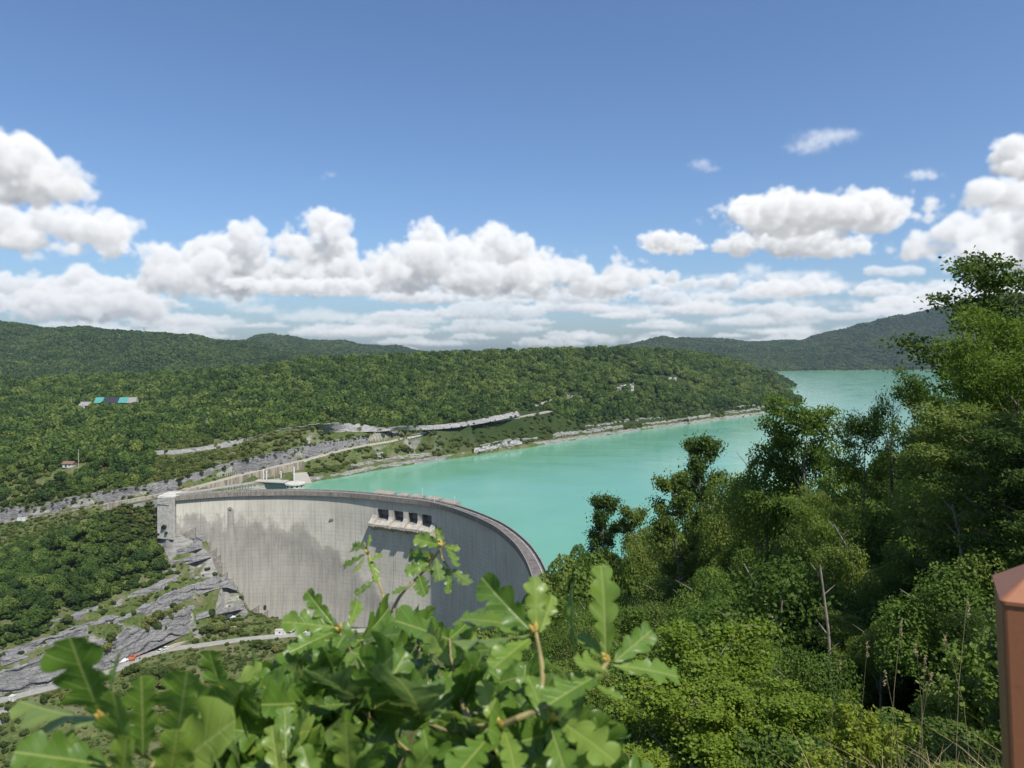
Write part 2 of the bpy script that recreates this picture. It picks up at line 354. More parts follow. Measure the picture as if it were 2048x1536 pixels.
pts([Y(1565,728,3480), Y(1650,700,3750), Y(1790,690,3700), Y(1880,680,3800), Y(2048,668,3950), Y(1700,716,3560), Y(1800,712,3640), Y(1950,712,3780)])
for a in range(-180, 181, 20): pts([(7600 * math.sin(R(a)), 7600 * math.cos(R(a)), 20)])
# downstream of the dam
line(CC_B); line(CC_T); line(CB_B); line(CB_T); line(CA_B); line(CA_T); line(LEDGE[0]); line(LEDGE[1])
for l0, l1 in LD: line(l0); line(l1)
line(shift(LROAD, 3.6, .05)); line(shift(LROAD, -3.6, 0))
line([(p[0], p[1], p[2] - .2) for p in shift(ACCESS, 3.0, 0)]); line([(p[0], p[1], p[2] - .3) for p in shift(ACCESS, -5, 0)])
pts([Y(200,1100,450), Y(100,1120,430), Y(0,1130,424), Y(100,1200,392), Y(0,1240,370), Y(-150,1150,420), Y(-200,1280,350), Y(250,1035,478), Y(290,1050,470),
     Y(330,1060,466), Y(340,1046,466), Y(372,1062,467), Y(300,1016,470), Y(312,1002,472), Y(270,1022,474)])
pts([Z(x, y, z) for x, y, z in [(-120,1470,-75),(0,1450,-78),(0,1490,-82),(0,1536,-87),(150,1420,-74.5),(150,1500,-85),(300,1360,-76),(300,1440,-83),(450,1330,-78),(450,1400,-84),(600,1300,-78.5),(600,1360,-83),(760,1300,-79),(760,1370,-86)]])
pts([(x, y, -93) for x, y in [(-260,300),(-200,270),(-140,260),(-90,300),(-60,350),(-320,220),(-420,150)]])
C = spline(CREST_IN, 40)
for px_, py_ in [(360,1056),(372,1062),(384,1066),(398,1080),(412,1098),(424,1112),(433,1127),(438,1143),(446,1162),(455,1178),(466,1192),(476,1206),(483,1221),(510,1232),(528,1246)]:
    yb = np.interp(px_, [352, 430, 528], [462, 470, 474.5]); pts([Y(px_ - 3, py_, yb - 2.0), Y(px_ + 9, py_ + 70, yb + 3.)])
for p in C[:30]:                                 # lake floor behind the dam
    ctr = np.array([-148., 300.]); n = (p[:2] - ctr) / np.linalg.norm(p[:2] - ctr)
    if p[0] > -180: pts([(p[0] + n[0] * 26, p[1] + n[1] * 26, -25)])
    if p[0] > -150 and p[1] > 320: pts([(p[0] - n[0] * 8, p[1] - n[1] * 8, -78), (p[0] + n[0] * 4, p[1] + n[1] * 4, -88)])
# the near slope under the camera
pts([(-1.5,-1.5,98.35),(1.6,-1.5,98.4),(-1.4,1.0,98.25),(1.4,1.9,98.2),(-3.5,-1,98.3),(4,-1,98.5),(4.2,2.3,98.2),(-40,-60,108),(0,-60,112),(60,-50,116),(-200,-100,60),(200,-160,140)])
pts([(-3,3.2,96.6),(-10,8,91.5),(-14,20,82),(-30,20,72),(-30,44,58),(-72,100,18),(-60,60,42),(-100,150,-40),(-120,190,-90),(-250,120,-90),(-160,60,-20),(-100,10,40)])
pts([G(700,y,z) for y, z in [(2.6,96.9),(10,91.5),(20,84),(50,68),(100,38),(150,-5),(200,-50),(250,-90)]])
pts([G(1100,y,z) for y, z in [(3,97.0),(10,92),(25,83),(50,68),(100,47),(150,33),(200,21),(250,11),(290,4)]])
pts([G(1300,y,z) for y, z in [(4,97.2),(10,93),(25,84),(50,70),(100,48),(150,30),(200,12),(232,0),(262,-12)]])
pts([G(1600,y,z) for y, z in [(5,96.8),(12,91.8),(25,84.5),(50,73),(100,55),(150,34),(222,0),(260,-14)]])
pts([G(1742,y,z) for y, z in [(3.4,97.62),(4.9,96.95)]]); pts([G(1900,y,z) for y, z in [(3.6,97.7),(6,96.75),(15,91.8),(25,87),(50,78),(100,64),(160,38),(250,0),(300,-14)]])
pts([G(2150,y,z) for y, z in [(8,96.3),(25,88.5),(50,82),(100,72),(200,36),(330,0),(380,-14)]])
pts([(500,600,0),(430,640,-18),(850,1000,0),(780,1050,-18),(1500,1700,0),(1400,1750,-18),(2400,2500,0),(600,560,60),(1000,960,80),(1700,1650,120),(60,-20,104),(300,150,90)])
pts([(-13,212,10),(-4,228,9),(8,255,8),(12,285,4.5),(-30,215,-35),(-20,260,-45)])

# triangulate once in plan, then read heights off the triangles on a fan of rings around the viewpoint
_v = np.array(ctl, float)
_key = np.round(_v[:, :2], 1); _, _first = np.unique(_key, axis=0, return_index=True)
_remap = {}
_u = {}
for i, k in enumerate(map(tuple, _key)): _remap[i] = _u.setdefault(k, i)
res = geometry.delaunay_2d_cdt([Vector(p[:2]) for p in _v], [], [], 0, .01)
tv = np.array([tuple(p) for p in res[0]]); tz = np.array([_v[o[0]][2] for o in res[3]]); tf = [f for f in res[2] if len(f) == 3]
AZS = np.radians(np.r_[np.linspace(-180, -72, 55), np.linspace(-70, -41.5, 58), np.linspace(-41, 41, 600), np.linspace(41.5, 70, 58), np.linspace(72, 180, 55)])
RS = np.r_[np.geomspace(.5, 30, 60), np.linspace(31, 300, 130), np.linspace(301.1, 760, 420), np.linspace(763, 1330, 180), np.geomspace(1340, 7400, 150)]
TX = np.sin(AZS)[:, None] * RS[None]; TY = np.cos(AZS)[:, None] * RS[None]
TZ = np.full(TX.shape, np.nan)
for f in tf:
    p = tv[list(f)]; z = tz[list(f)]
    r = np.hypot(p[:, 0], p[:, 1]); a = np.arctan2(p[:, 0], p[:, 1])
    den = (p[1,1]-p[2,1])*(p[0,0]-p[2,0])+(p[2,0]-p[1,0])*(p[0,1]-p[2,1])
    if abs(den) < 1e-9: continue
    inside = False
    w0 = ((p[1,1]-p[2,1])*(-p[2,0])+(p[2,0]-p[1,0])*(-p[2,1]))/den; w1 = ((p[2,1]-p[0,1])*(-p[2,0])+(p[0,0]-p[2,0])*(-p[2,1]))/den
    if w0 >= 0 and w1 >= 0 and w0 + w1 <= 1 or a.max() - a.min() > 3: i0, i1, j0 = 0, len(AZS), 0
    else:
        i0 = np.searchsorted(AZS, a.min()) ; i1 = np.searchsorted(AZS, a.max(), 'right')
        dmin = min(np.linalg.norm(np.cross(np.r_[p[(k+1)%3]-p[k],0], np.r_[-p[k],0]))/max(np.linalg.norm(p[(k+1)%3]-p[k]),1e-9) for k in range(3))
        j0 = np.searchsorted(RS, min(dmin, r.min()) - .01)
    j1 = np.searchsorted(RS, r.max() + .01, 'right')
    if i1 <= i0 or j1 <= j0: continue
    X = TX[i0:i1, j0:j1]; Yv = TY[i0:i1, j0:j1]
    b0 = ((p[1,1]-p[2,1])*(X-p[2,0])+(p[2,0]-p[1,0])*(Yv-p[2,1]))/den
    b1 = ((p[2,1]-p[0,1])*(X-p[2,0])+(p[0,0]-p[2,0])*(Yv-p[2,1]))/den
    b2 = 1 - b0 - b1
    m = (b0 >= -1e-6) & (b1 >= -1e-6) & (b2 >= -1e-6)
    TZ[i0:i1, j0:j1][m] = (b0 * z[0] + b1 * z[1] + b2 * z[2])[m]
TZ[np.isnan(TZ)] = 20
_tile, _tn = cloud_noise(64, 9)
def noise3(X, Y_, Z_, per): return tile_lookup(_tile, _tn, np.asarray(X) / per, np.asarray(Y_) / per, np.asarray(Z_) / per) 
_far = np.clip((np.hypot(TX, TY) - 1500) / 800, 0, 1)
_mid = np.clip((np.hypot(TX, TY) - 30) / 200, 0, 1)
TZ = TZ + _far * np.clip((TZ - 4) / 40, 0, 1) * (noise3(TX, TY, 0 * TX + 77, 2600.) * 11 + noise3(TX, TY, 0 * TX + 50, 900.) * 6) + _mid * noise3(TX, TY, 0 * TX, 60.) * .22
CARVE = [(ROAD, 3.9, 5.0), (LROAD, 4.2, 8.), (ACCESS, 3.6, 6.)]
for l_, w0_, w1_ in CARVE:                       # level the roads into the hillside
    q_ = spline(l_, int(len(l_) * 45)); bx0, by0 = q_[:, :2].min(0) - 12; bx1, by1 = q_[:, :2].max(0) + 12
    m_ = np.nonzero(((TX > bx0) & (TX < bx1) & (TY > by0) & (TY < by1)).ravel())[0]
    for c0 in range(0, len(m_), 8000):
        i_ = m_[c0:c0 + 8000]; dd = (TX.ravel()[i_, None] - q_[None, :, 0]) ** 2 + (TY.ravel()[i_, None] - q_[None, :, 1]) ** 2
        k_ = dd.argmin(1); d_ = np.sqrt(dd[np.arange(len(i_)), k_]); w_ = np.clip((w1_ - d_) / (w1_ - w0_), 0, 1)
        TZ.ravel()[i_] = TZ.ravel()[i_] * (1 - w_) + (q_[k_, 2] - .05) * w_
def ground(x, y):
    """terrain height at plan points"""
    x = np.asarray(x, float); y = np.asarray(y, float)
    i = np.interp(np.arctan2(x, y), AZS, np.arange(len(AZS))); j = np.interp(np.hypot(x, y), RS, np.arange(len(RS)))
    i0 = np.minimum(i.astype(int), len(AZS) - 2); j0 = np.minimum(j.astype(int), len(RS) - 2); fi = i - i0; fj = j - j0
    return (TZ[i0, j0] * (1 - fi) + TZ[i0 + 1, j0] * fi) * (1 - fj) + (TZ[i0, j0 + 1] * (1 - fi) + TZ[i0 + 1, j0 + 1] * fi) * fj
def gz(x, y): return float(ground([x], [y])[0])

# ---------------------------------------------------------------- builders
def raw(name, verts, faces, mat=None, parent=None, smooth=False, uv=None):
    """one mesh object from arrays (faces all of one size when an array)"""
    me = bpy.data.meshes.new(name)
    verts = np.asarray(verts, np.float32)
    if isinstance(faces, np.ndarray):
        k = faces.shape[1]; nf = len(faces)
        me.vertices.add(len(verts)); me.vertices.foreach_set('co', verts.ravel())
        me.loops.add(nf * k); me.loops.foreach_set('vertex_index', faces.astype(np.int32).ravel())
        me.polygons.add(nf); me.polygons.foreach_set('loop_start', np.arange(0, nf * k, k, dtype=np.int32))
        me.update(calc_edges=True)
    else:
        me.from_pydata([tuple(map(float, v)) for v in verts], [], [tuple(int(i) for i in f) for f in faces]); me.update()
    if smooth: me.polygons.foreach_set('use_smooth', [True] * len(me.polygons))
    if uv is not None:
        ul = me.uv_layers.new(name='UVMap'); li = np.zeros(len(me.loops), np.int32); me.loops.foreach_get('vertex_index', li)
        ul.data.foreach_set('uv', np.asarray(uv, np.float32)[li].ravel())
    if mat: me.materials.append(mat)
    o = bpy.data.objects.new(name, me); COL.objects.link(o)
    if parent: o.parent = parent
    return o
class MB:
    """collects simple solids, links them as ONE mesh object"""
    def __init__(s): s.v = []; s.f = []
    def add(s, v, f):
        b = len(s.v); s.v.extend(tuple(p) for p in v); s.f.extend(tuple(b + i for i in q) for q in f); return s
    def hexa(s, p):      # 8 corners: bottom 4 then top 4
        return s.add(p, [(3,2,1,0),(4,5,6,7),(0,1,5,4),(1,2,6,5),(2,3,7,6),(3,0,4,7)])
    def box(s, c, d, rz=0, bevel=0):
        x, y, z = d[0] / 2, d[1] / 2, d[2] / 2; ca, sa = math.cos(rz), math.sin(rz)
        P = [(i * x, j * y, k * z) for k in (-1, 1) for i, j in ((-1,-1),(1,-1),(1,1),(-1,1))]
        return s.hexa([(c[0] + a * ca - b * sa, c[1] + a * sa + b * ca, c[2] + e) for a, b, e in P])
    def tube(s, P, rad, n=8, cap=True):
        P = [Vector(p) for p in P]; rad = [rad] * len(P) if isinstance(rad, (int, float)) else rad
        b = len(s.v); up = None
        for i, p in enumerate(P):
            t = (P[min(i + 1, len(P) - 1)] - P[max(i - 1, 0)]).normalized()
            if up is None: up = t.orthogonal().normalized()
            up = (up - t * up.dot(t)).normalized(); w = t.cross(up)
            for k in range(n):
                a = 2 * math.pi * k / n; s.v.append(tuple(p + (up * math.cos(a) + w * math.sin(a)) * rad[i]))
        for i in range(len(P) - 1):
            for k in range(n):
                s.f.append((b + i * n + k, b + i * n + (k + 1) % n, b + (i + 1) * n + (k + 1) % n, b + (i + 1) * n + k))
        if cap: s.f.append(tuple(b + k for k in reversed(range(n)))); s.f.append(tuple(b + (len(P) - 1) * n + k for k in range(n)))
        return s
    def lathe(s, c, prof, n=16):
        b = len(s.v)
        for r, z in prof:
            for k in range(n):
                a = 2 * math.pi * k / n; s.v.append((c[0] + r * math.cos(a), c[1] + r * math.sin(a), c[2] + z))
        for i in range(len(prof) - 1):
            for k in range(n): s.f.append((b + i * n + k, b + i * n + (k + 1) % n, b + (i + 1) * n + (k + 1) % n, b + (i + 1) * n + k))
        s.f.append(tuple(b + k for k in reversed(range(n)))); s.f.append(tuple(b + (len(prof) - 1) * n + k for k in range(n)))
        return s
    def build(s, name, mat, parent=None, smooth=False): return raw(name, s.v, s.f, mat, parent, smooth)
def tag(o, label=None, cat=None, group=None, kind=None):
    for k, v in (('label', label), ('category', cat), ('group', group), ('kind', kind)):
        if v: o[k] = v
    return o
def thing(name, loc, label, cat, group=None, rz=0):
    o = bpy.data.objects.new(name, None); COL.objects.link(o); o.location = loc; o.rotation_euler.z = rz; o.empty_display_size = .2
    return tag(o, label, cat, group)

# ---------------------------------------------------------------- materials
def material(name):
    m = bpy.data.materials.new(name); m.use_nodes = True; t = m.node_tree; t.nodes.clear()
    o = t.nodes.new('ShaderNodeOutputMaterial'); p = t.nodes.new('ShaderNodeBsdfPrincipled'); lk(t, p.outputs[0], o.inputs[0])
    return m, t, p, o
def nz(t, scale, detail=5, rough=.55, vec=None, dist=0):
    n = t.nodes.new('ShaderNodeTexNoise'); n.inputs['Scale'].default_value = scale; n.inputs['Detail'].default_value = detail
    n.inputs['Roughness'].default_value = rough; n.inputs['Distortion'].default_value = dist
    if vec is not None: lk(t, vec, n.inputs['Vector'])
    return n.outputs[0]
def ramp(t, fac, stops, interp='LINEAR'):
    n = t.nodes.new('ShaderNodeValToRGB'); e = n.color_ramp.elements; n.color_ramp.interpolation = interp
    while len(e) < len(stops): e.new(.5)
    for q, (p, c) in zip(e, stops):
        q.position = p; q.color = (c, c, c, 1) if isinstance(c, (int, float)) else (*c, 1)
    lk(t, fac, n.inputs[0]); return n.outputs[0]
def mix(t, fac, a, b, mode='MIX'):
    n = t.nodes.new('ShaderNodeMix'); n.data_type = 'RGBA'; n.blend_type = mode
    for s, v in ((n.inputs[0], fac), (n.inputs[6], a), (n.inputs[7], b)):
        if isinstance(v, (int, float)): s.default_value = v
        elif isinstance(v, tuple): s.default_value = (*v, 1)
        else: lk(t, v, s)
    return n.outputs[2]
def bump(t, p, h, strength, dist):
    n = t.nodes.new('ShaderNodeBump'); n.inputs['Strength'].default_value = strength; n.inputs['Distance'].default_value = dist
    lk(t, h, n.inputs['Height']); lk(t, n.outputs[0], p.inputs['Normal']); return n
def geo(t, out='Position'): return t.nodes.new('ShaderNodeNewGeometry').outputs[out]
def vscale(t, vec, s, add=(0, 0, 0)):
    n = t.nodes.new('ShaderNodeMapping'); n.inputs['Scale'].default_value = s; n.inputs['Location'].default_value = add; lk(t, vec, n.inputs[0]); return n.outputs[0]
def simple(name, col, rough=.7, var=.15, scale=3., metal=0, spec=.4, bmp=0):
    m, t, p, o = material(name); g = geo(t)
    n = nz(t, scale, 5, .6, g)
    lk(t, ramp(t, n, [(.3, tuple(c * (1 - var) for c in col)), (.7, tuple(min(1, c * (1 + var)) for c in col))]), p.inputs['Base Color'])
    p.inputs['Roughness'].default_value = rough; p.inputs['Metallic'].default_value = metal; p.inputs['Specular IOR Level'].default_value = spec
    if bmp: bump(t, p, n, .5, bmp)
    return m

def foliage(name, dark, mid, light, trans=.35, clump=.25, rand=.9):
    """leaves: hue varies from tree to tree (random per object) and over patches of the crown"""
    m, t, p, o = material(name)
    oi = t.nodes.new('ShaderNodeObjectInfo'); g = geo(t)
    n = nz(t, clump, 2, .5, g)
    f = mth(t, 'ADD', mth(t, 'MULTIPLY', oi.outputs['Random'], rand), mth(t, 'MULTIPLY', mth(t, 'SUBTRACT', n, .5), 1.1))
    f = mth(t, 'ADD', f, mth(t, 'MULTIPLY', mth(t, 'SUBTRACT', nz(t, .011, 2, .5, g), .5), 1.1))
    rp = geo(t, 'Random Per Island')
    f = mth(t, 'ADD', f, mth(t, 'MULTIPLY', mth(t, 'SUBTRACT', rp, .5), .3))
    c = ramp(t, f, [(0, dark), (.5, mid), (1, light)])
    lk(t, c, p.inputs['Base Color']); p.inputs['Roughness'].default_value = .6; p.inputs['Specular IOR Level'].default_value = .25
    tr = t.nodes.new('ShaderNodeBsdfTranslucent'); lk(t, vmul(t, c, 1.35), tr.inputs[0])
    ms = t.nodes.new('ShaderNodeMixShader'); ms.inputs[0].default_value = trans
    lk(t, p.outputs[0], ms.inputs[1]); lk(t, tr.outputs[0], ms.inputs[2]); lk(t, ms.outputs[0], o.inputs[0])
    return m

def vnoise(t, vec, scale):
    n = t.nodes.new('ShaderNodeTexNoise'); n.inputs['Scale'].default_value = scale; n.inputs['Detail'].default_value = 3; lk(t, vec, n.inputs['Vector']); return n.outputs[1]
def rock_material(name, base=(.30, .29, .275), strata=.55, white=.15):
    m, t, p, o = material(name); g = geo(t)
    warp = nz(t, .08, 3, .5, g)
    sx = t.nodes.new('ShaderNodeSeparateXYZ'); lk(t, g, sx.inputs[0])
    zz = mth(t, 'ADD', mth(t, 'MULTIPLY', sx.outputs[2], strata), mth(t, 'MULTIPLY', warp, 3.0))
    cb = t.nodes.new('ShaderNodeCombineXYZ'); lk(t, mth(t, 'MULTIPLY', sx.outputs[0], .03), cb.inputs[0]); lk(t, mth(t, 'MULTIPLY', sx.outputs[1], .03), cb.inputs[1]); lk(t, zz, cb.inputs[2])
    st = nz(t, 1.6, 6, .65, cb.outputs[0])
    patch = nz(t, .22, 6, .65, g)
    streak = nz(t, .9, 5, .6, vscale(t, g, (1, 1, .12)))
    fine = nz(t, 2.2, 6, .7, g)
    d = tuple(c * .52 for c in base); l = tuple(min(.8, c * 1.5) for c in base)
    c = ramp(t, st, [(.34, tuple(q * .30 for q in base)), (.43, tuple(q * .9 for q in base)), (.58, base), (.72, l)])
    c = mix(t, ramp(t, patch, [(.42, 0), (.62, .75)]), c, (base[0] * .62, base[1] * .64, base[2] * .70))
    c = mix(t, ramp(t, streak, [(.55, 0), (.68, .7)]), c, (base[0] * .35, base[1] * .36, base[2] * .40))
    c = mix(t, ramp(t, fine, [(.60, 0), (.72, white * 3)]), c, (.56, .54, .49))
    vo = t.nodes.new('ShaderNodeTexVoronoi'); vo.feature = 'DISTANCE_TO_EDGE'; vo.inputs['Scale'].default_value = .30
    vadd_ = t.nodes.new('ShaderNodeVectorMath'); vadd_.operation = 'ADD'; lk(t, vscale(t, g, (.55, .55, 2.2)), vadd_.inputs[0]); lk(t, vmul(t, vnoise(t, g, .5), .9), vadd_.inputs[1]); lk(t, vadd_.outputs[0], vo.inputs['Vector'])
    crk = ramp(t, vo.outputs['Distance'], [(.012, .32), (.05, 0)]); c = mix(t, crk, c, (base[0] * .22, base[1] * .22, base[2] * .24))
    lk(t, c, p.inputs['Base Color']); p.inputs['Roughness'].default_value = .9; p.inputs['Specular IOR Level'].default_value = .2
    h = mth(t, 'ADD', mth(t, 'MULTIPLY', st, 1.2), mth(t, 'ADD', fine, mth(t, 'MULTIPLY', streak, .6)))
    h = mth(t, 'SUBTRACT', h, mth(t, 'MULTIPLY', crk, .8)); bump(t, p, h, 1.0, .8)
    return m
M_rock = rock_material('limestone', (.285, .280, .270))
M_white = rock_material('pale_limestone', (.47, .455, .42), .5, .3)
M_cut = rock_material('quarried_limestone', (.25, .243, .232), .12, .25)

# ground: grass, dry turf and scree, bare rock where it is steep
M_ground, t, p, o = material('ground')
g = geo(t); nrm = t.nodes.new('ShaderNodeSeparateXYZ'); lk(t, geo(t, 'Normal'), nrm.inputs[0])
n1 = nz(t, .06, 6, .6, g); n2 = nz(t, .5, 6, .65, g); n3 = nz(t, 4., 4, .6, g)
c = ramp(t, n2, [(.3, (.035, .058, .016)), (.5, (.068, .095, .026)), (.68, (.13, .135, .050))])
c = mix(t, ramp(t, n1, [(.48, 0), (.66, .75)]), c, (.155, .14, .085))
c = mix(t, ramp(t, n3, [(.62, 0), (.75, .5)]), c, (.21, .19, .14))
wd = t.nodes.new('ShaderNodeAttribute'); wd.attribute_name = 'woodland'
gs = t.nodes.new('ShaderNodeSeparateXYZ'); lk(t, g, gs.inputs[0]); gc = t.nodes.new('ShaderNodeCombineXYZ')
lk(t, mth(t, 'MULTIPLY', gs.outputs[0], .05), gc.inputs[0]); lk(t, mth(t, 'MULTIPLY', gs.outputs[1], .05), gc.inputs[1]); lk(t, mth(t, 'ADD', mth(t, 'MULTIPLY', gs.outputs[2], .5), mth(t, 'MULTIPLY', n1, 2.)), gc.inputs[2]); st_ = nz(t, 1.5, 6, .65, gc.outputs[0])
sl = mth(t, 'ADD', nrm.outputs[2], mth(t, 'MULTIPLY', mth(t, 'SUBTRACT', n2, .5), .35))
c = mix(t, ramp(t, sl, [(.44, 1), (.60, 0)]), c, ramp(t, st_, [(.34, (.13, .125, .115)), (.44, (.25, .242, .225)), (.58, (.30, .29, .265)), (.70, (.46, .44, .40))]))
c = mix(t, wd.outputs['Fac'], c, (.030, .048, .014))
lk(t, c, p.inputs['Base Color']); p.inputs['Roughness'].default_value = .95; p.inputs['Specular IOR Level'].default_value = .1
bump(t, p, mth(t, 'ADD', n2, mth(t, 'MULTIPLY', n3, .3)), .8, .6)

# milky turquoise reservoir: suspended lime colours the water itself, the surface only ripples
M_water, t, p, o = material('lake_water')
g = geo(t); w1 = nz(t, .02, 3, .5, g); w2 = nz(t, .35, 4, .6, vscale(t, g, (1, .55, 1))); w3 = nz(t, .09, 3, .6, vscale(t, g, (1, .5, 1)))
lk(t, ramp(t, w1, [(.35, (.116, .298, .196)), (.65, (.130, .318, .213))]), p.inputs['Base Color'])
wb = nz(t, 1., 4, .6, vscale(t, g, (.010, .028, 1)), 1.5); lk(t, ramp(t, wb, [(.40, .12), (.62, .20)]), p.inputs['Roughness']); p.inputs['IOR'].default_value = 1.33; p.inputs['Specular IOR Level'].default_value = .5
bump(t, p, mth(t, 'MULTIPLY', mth(t, 'ADD', w2, mth(t, 'MULTIPLY', w3, 2.)), ramp(t, wb, [(.35, .5), (.62, 1.)])), .16, .4)

# ---------------------------------------------------------------- ground, water, cliffs, roads
na, nr = TX.shape
idx = np.arange(na * nr).reshape(na, nr)
q = np.stack([idx[:-1, :-1], idx[:-1, 1:], idx[1:, 1:], idx[1:, :-1]], -1).reshape(-1, 4)
TVERT = np.stack([TX, TY, TZ], -1).reshape(-1, 3)
gobj = raw('ground', TVERT, q[:, ::-1].copy(), M_ground, smooth=True); tag(gobj, kind='structure')
if gobj.data.polygons[len(gobj.data.polygons) // 2].normal.z < 0:
    gobj.data.flip_normals()

_rr = np.hypot(TX, TY); _pp = TX / np.maximum(TY, 1) * FPX + CXP
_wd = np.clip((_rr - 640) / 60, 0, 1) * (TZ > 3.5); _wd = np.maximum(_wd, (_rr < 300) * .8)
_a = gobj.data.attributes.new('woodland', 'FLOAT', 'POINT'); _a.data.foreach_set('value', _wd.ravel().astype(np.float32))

# reservoir sheet: everything upstream of the dam, edges buried in the banks
cr = spline(CREST_IN, 60)
lake = [(p[0] * 1.0 + (p[0] + 148) / np.linalg.norm(p[:2] - [-148, 300]) * 3.2, p[1] + (p[1] - 300) / np.linalg.norm(p[:2] - [-148, 300]) * 3.2) for p in cr]
lake = lake[3:]
outer = [(40,190),(200,200),(420,360),(650,560),(1000,980),(1800,1700),(2700,2400),(3400,3900),(2600,4200),(1850,3800),(1300,3600),(1000,3100),(820,2600),(560,2000),(430,1500),(380,1180),(150,900),(-70,720),(-180,560)]
lv = [(x, y, 0) for x, y in lake + outer]
bm = bmesh.new(); f = bm.faces.new([bm.verts.new(p) for p in lv]); bmesh.ops.triangulate(bm, faces=[f])
for ff in bm.faces:
    if ff.normal.z < 0: ff.normal_flip()
me = bpy.data.meshes.new('lake_water'); bm.to_mesh(me); bm.free(); me.materials.append(M_water)
wob = bpy.data.objects.new('lake_water', me); COL.objects.link(wob); tag(wob, kind='structure')

def cliff(name, bottom, top, mat, rug=1.0, per=7., lean=.8, cap=1.6, seed=0):
    """rock face between two surveyed lines, broken by joints and bedding, with a real thickness into the hill"""
    n = max(8, int(np.linalg.norm(np.diff(np.array(bottom), axis=0), axis=1).sum() / .55))
    B = spline(bottom, n); T = spline(top, n)
    T = T.copy(); B = B.copy(); B[:, 2] -= .8
    rows = []
    d = B[:, :2] / np.linalg.norm(B[:, :2], axis=1)[:, None]        # away from the valley
    nv = max(7, int(np.abs(T - B)[:, 2].max() / .4))
    sl = np.arange(len(B)) * .55; rl = np.random.RandomState(40 + seed).rand(97)
    hsc = noise3(B[:, 0], B[:, 1], B[:, 0] * 0 + seed * 13., 40.) * .10 * rug
    for k in range(nv + 1):
        w = k / nv; P = B * (1 - w) + T * w
        P[:, 2] += hsc * w * np.abs(T - B)[:, 2] * .8
        z = P[:, 2] + noise3(P[:, 0], P[:, 1], P[:, 2] * 0 + 5., 90.) * 1.2 + sl * .05
        lay = np.floor(z / 1.35).astype(int); bl = np.floor(sl / (5.5 + 3 * rl[(lay * 7) % 97]) + rl[lay % 97] * 9).astype(int)
        bed = (rl[(lay * 3 + 11) % 97] - .5) * 1.5; j = (rl[(bl * 5 + lay * 13) % 97] - .5) * .9 + noise3(P[:, 0], P[:, 1], P[:, 2] * .4 + seed * 3, per * 4.) * .22 + noise3(P[:, 0], P[:, 1], P[:, 2] + 9, per * .6) * .10
        off = (bed + j) * rug * .8 * min(1, 4 * w + .2)
        P[:, 0] += d[:, 0] * (off - 1.3); P[:, 1] += d[:, 1] * (off - 1.3)
        rows.append(P)
    last = rows[-1].copy()
    for dd, dz in ((cap, .15), (cap * 2.6, -.9)):
        P = last.copy(); P[:, :2] += d * dd; P[:, 2] += dz; rows.append(P)
    V = np.stack(rows); nr_, nc = V.shape[:2]; id_ = np.arange(nr_ * nc).reshape(nr_, nc)
    qq = np.stack([id_[:-1, :-1], id_[:-1, 1:], id_[1:, 1:], id_[1:, :-1]], -1).reshape(-1, 4)
    o = raw(name, V.reshape(-1, 3), qq, mat); tag(o, kind='structure'); return o
cliff('rock_face', CC_B, CC_T, M_rock, 1.15, 9, seed=1)
cliff('rock_face', CB_B, CB_T, M_rock, 1.1, 8, seed=2)
cliff('rock_face', CA_B, CA_T, M_rock, 1.2, 7, seed=3)
cliff('rock_face', LEDGE[0], LEDGE[1], M_rock, .7, 6, seed=4)
for k, (l0, l1) in enumerate(LD): cliff('rock_face', l0, l1, M_rock, .8, 6, seed=20 + k)
cliff('road_cutting', CUT1_B, CUT1_TOP, M_cut, .38, 7, seed=5)
cliff('rock_cutting', CUT2_B, CUT2_T, rock_material('pale_cut_limestone', (.37, .36, .33), .12, .3), .6, 8, seed=6)
for k, (b, tp) in enumerate(((CR1_B, CR1_T), (CR2_B, CR2_T), (CR3_B, CR3_T))): cliff('rock_face', b, tp, M_white if k < 3 else M_cut, 1.6, 9, seed=7 + k)
for k, (b, tp) in enumerate(((WH1_B, WH1_T), (WH2_B, WH2_T), (WH3_B, WH3_T))): cliff('rock_face', b, tp, M_white, 1.0, 8, seed=11 + k)
M_shore = rock_material('shore_limestone', (.36, .345, .305), .8, .3)
for k, (b, tp) in enumerate(SB): cliff('rock_face', b, tp, M_shore, 1.5, 5, seed=31 + k)
cliff('shore_rock', shift(SHORE, .5, -1.2), shift(SHORE, 4.5, 2.7), rock_material('wet_limestone', (.31, .295, .265), .9, .3), 1.1, 6, seed=15)

def ribbon(name, line, w0, w1, mat, dz=.12, n=None):
    L = spline(line, n or max(12, int(len(line) * 14)))
    a = np.array(shift(L, w0, 0)); b = np.array(shift(L, w1, 0))
    zc = L[:, 2] + dz
    a[:, 2] = zc; b[:, 2] = zc; a2 = a.copy(); b2 = b.copy(); a2[:, 2] -= 1.2; b2[:, 2] -= 1.2
    n = len(L); V = np.vstack([a, b, a2, b2]); F = []
    for i in range(n - 1):
        F += [(i, i + n, i + n + 1, i + 1), (i, i + 1, i + 1 + 2 * n, i + 2 * n), (i + n + 1, i + n, i + 3 * n, i + 1 + 3 * n)]
    o = raw(name, V, F, mat); tag(o, kind='structure'); return o, zc, L
M_asphalt = simple('pale_asphalt', (.27, .26, .24), .95, .16, .35, spec=.15)
M_track = simple('gravel_track', (.31, .285, .235), .95, .2, .4, spec=.1)
ribbon('hill_road', ROAD, -3.6, 3.6, M_track, .15)
ribbon('toe_road', LROAD, -3.2, 3.2, M_asphalt, .15)
ribbon('toe_track', [Zr(330,1300,.1), Zr(352,1289,.6), Zr(372,1280,1), Zr(430,1264,1.6), Zr(500,1248,2.4)], -2.2, 2.2, M_track, .2)
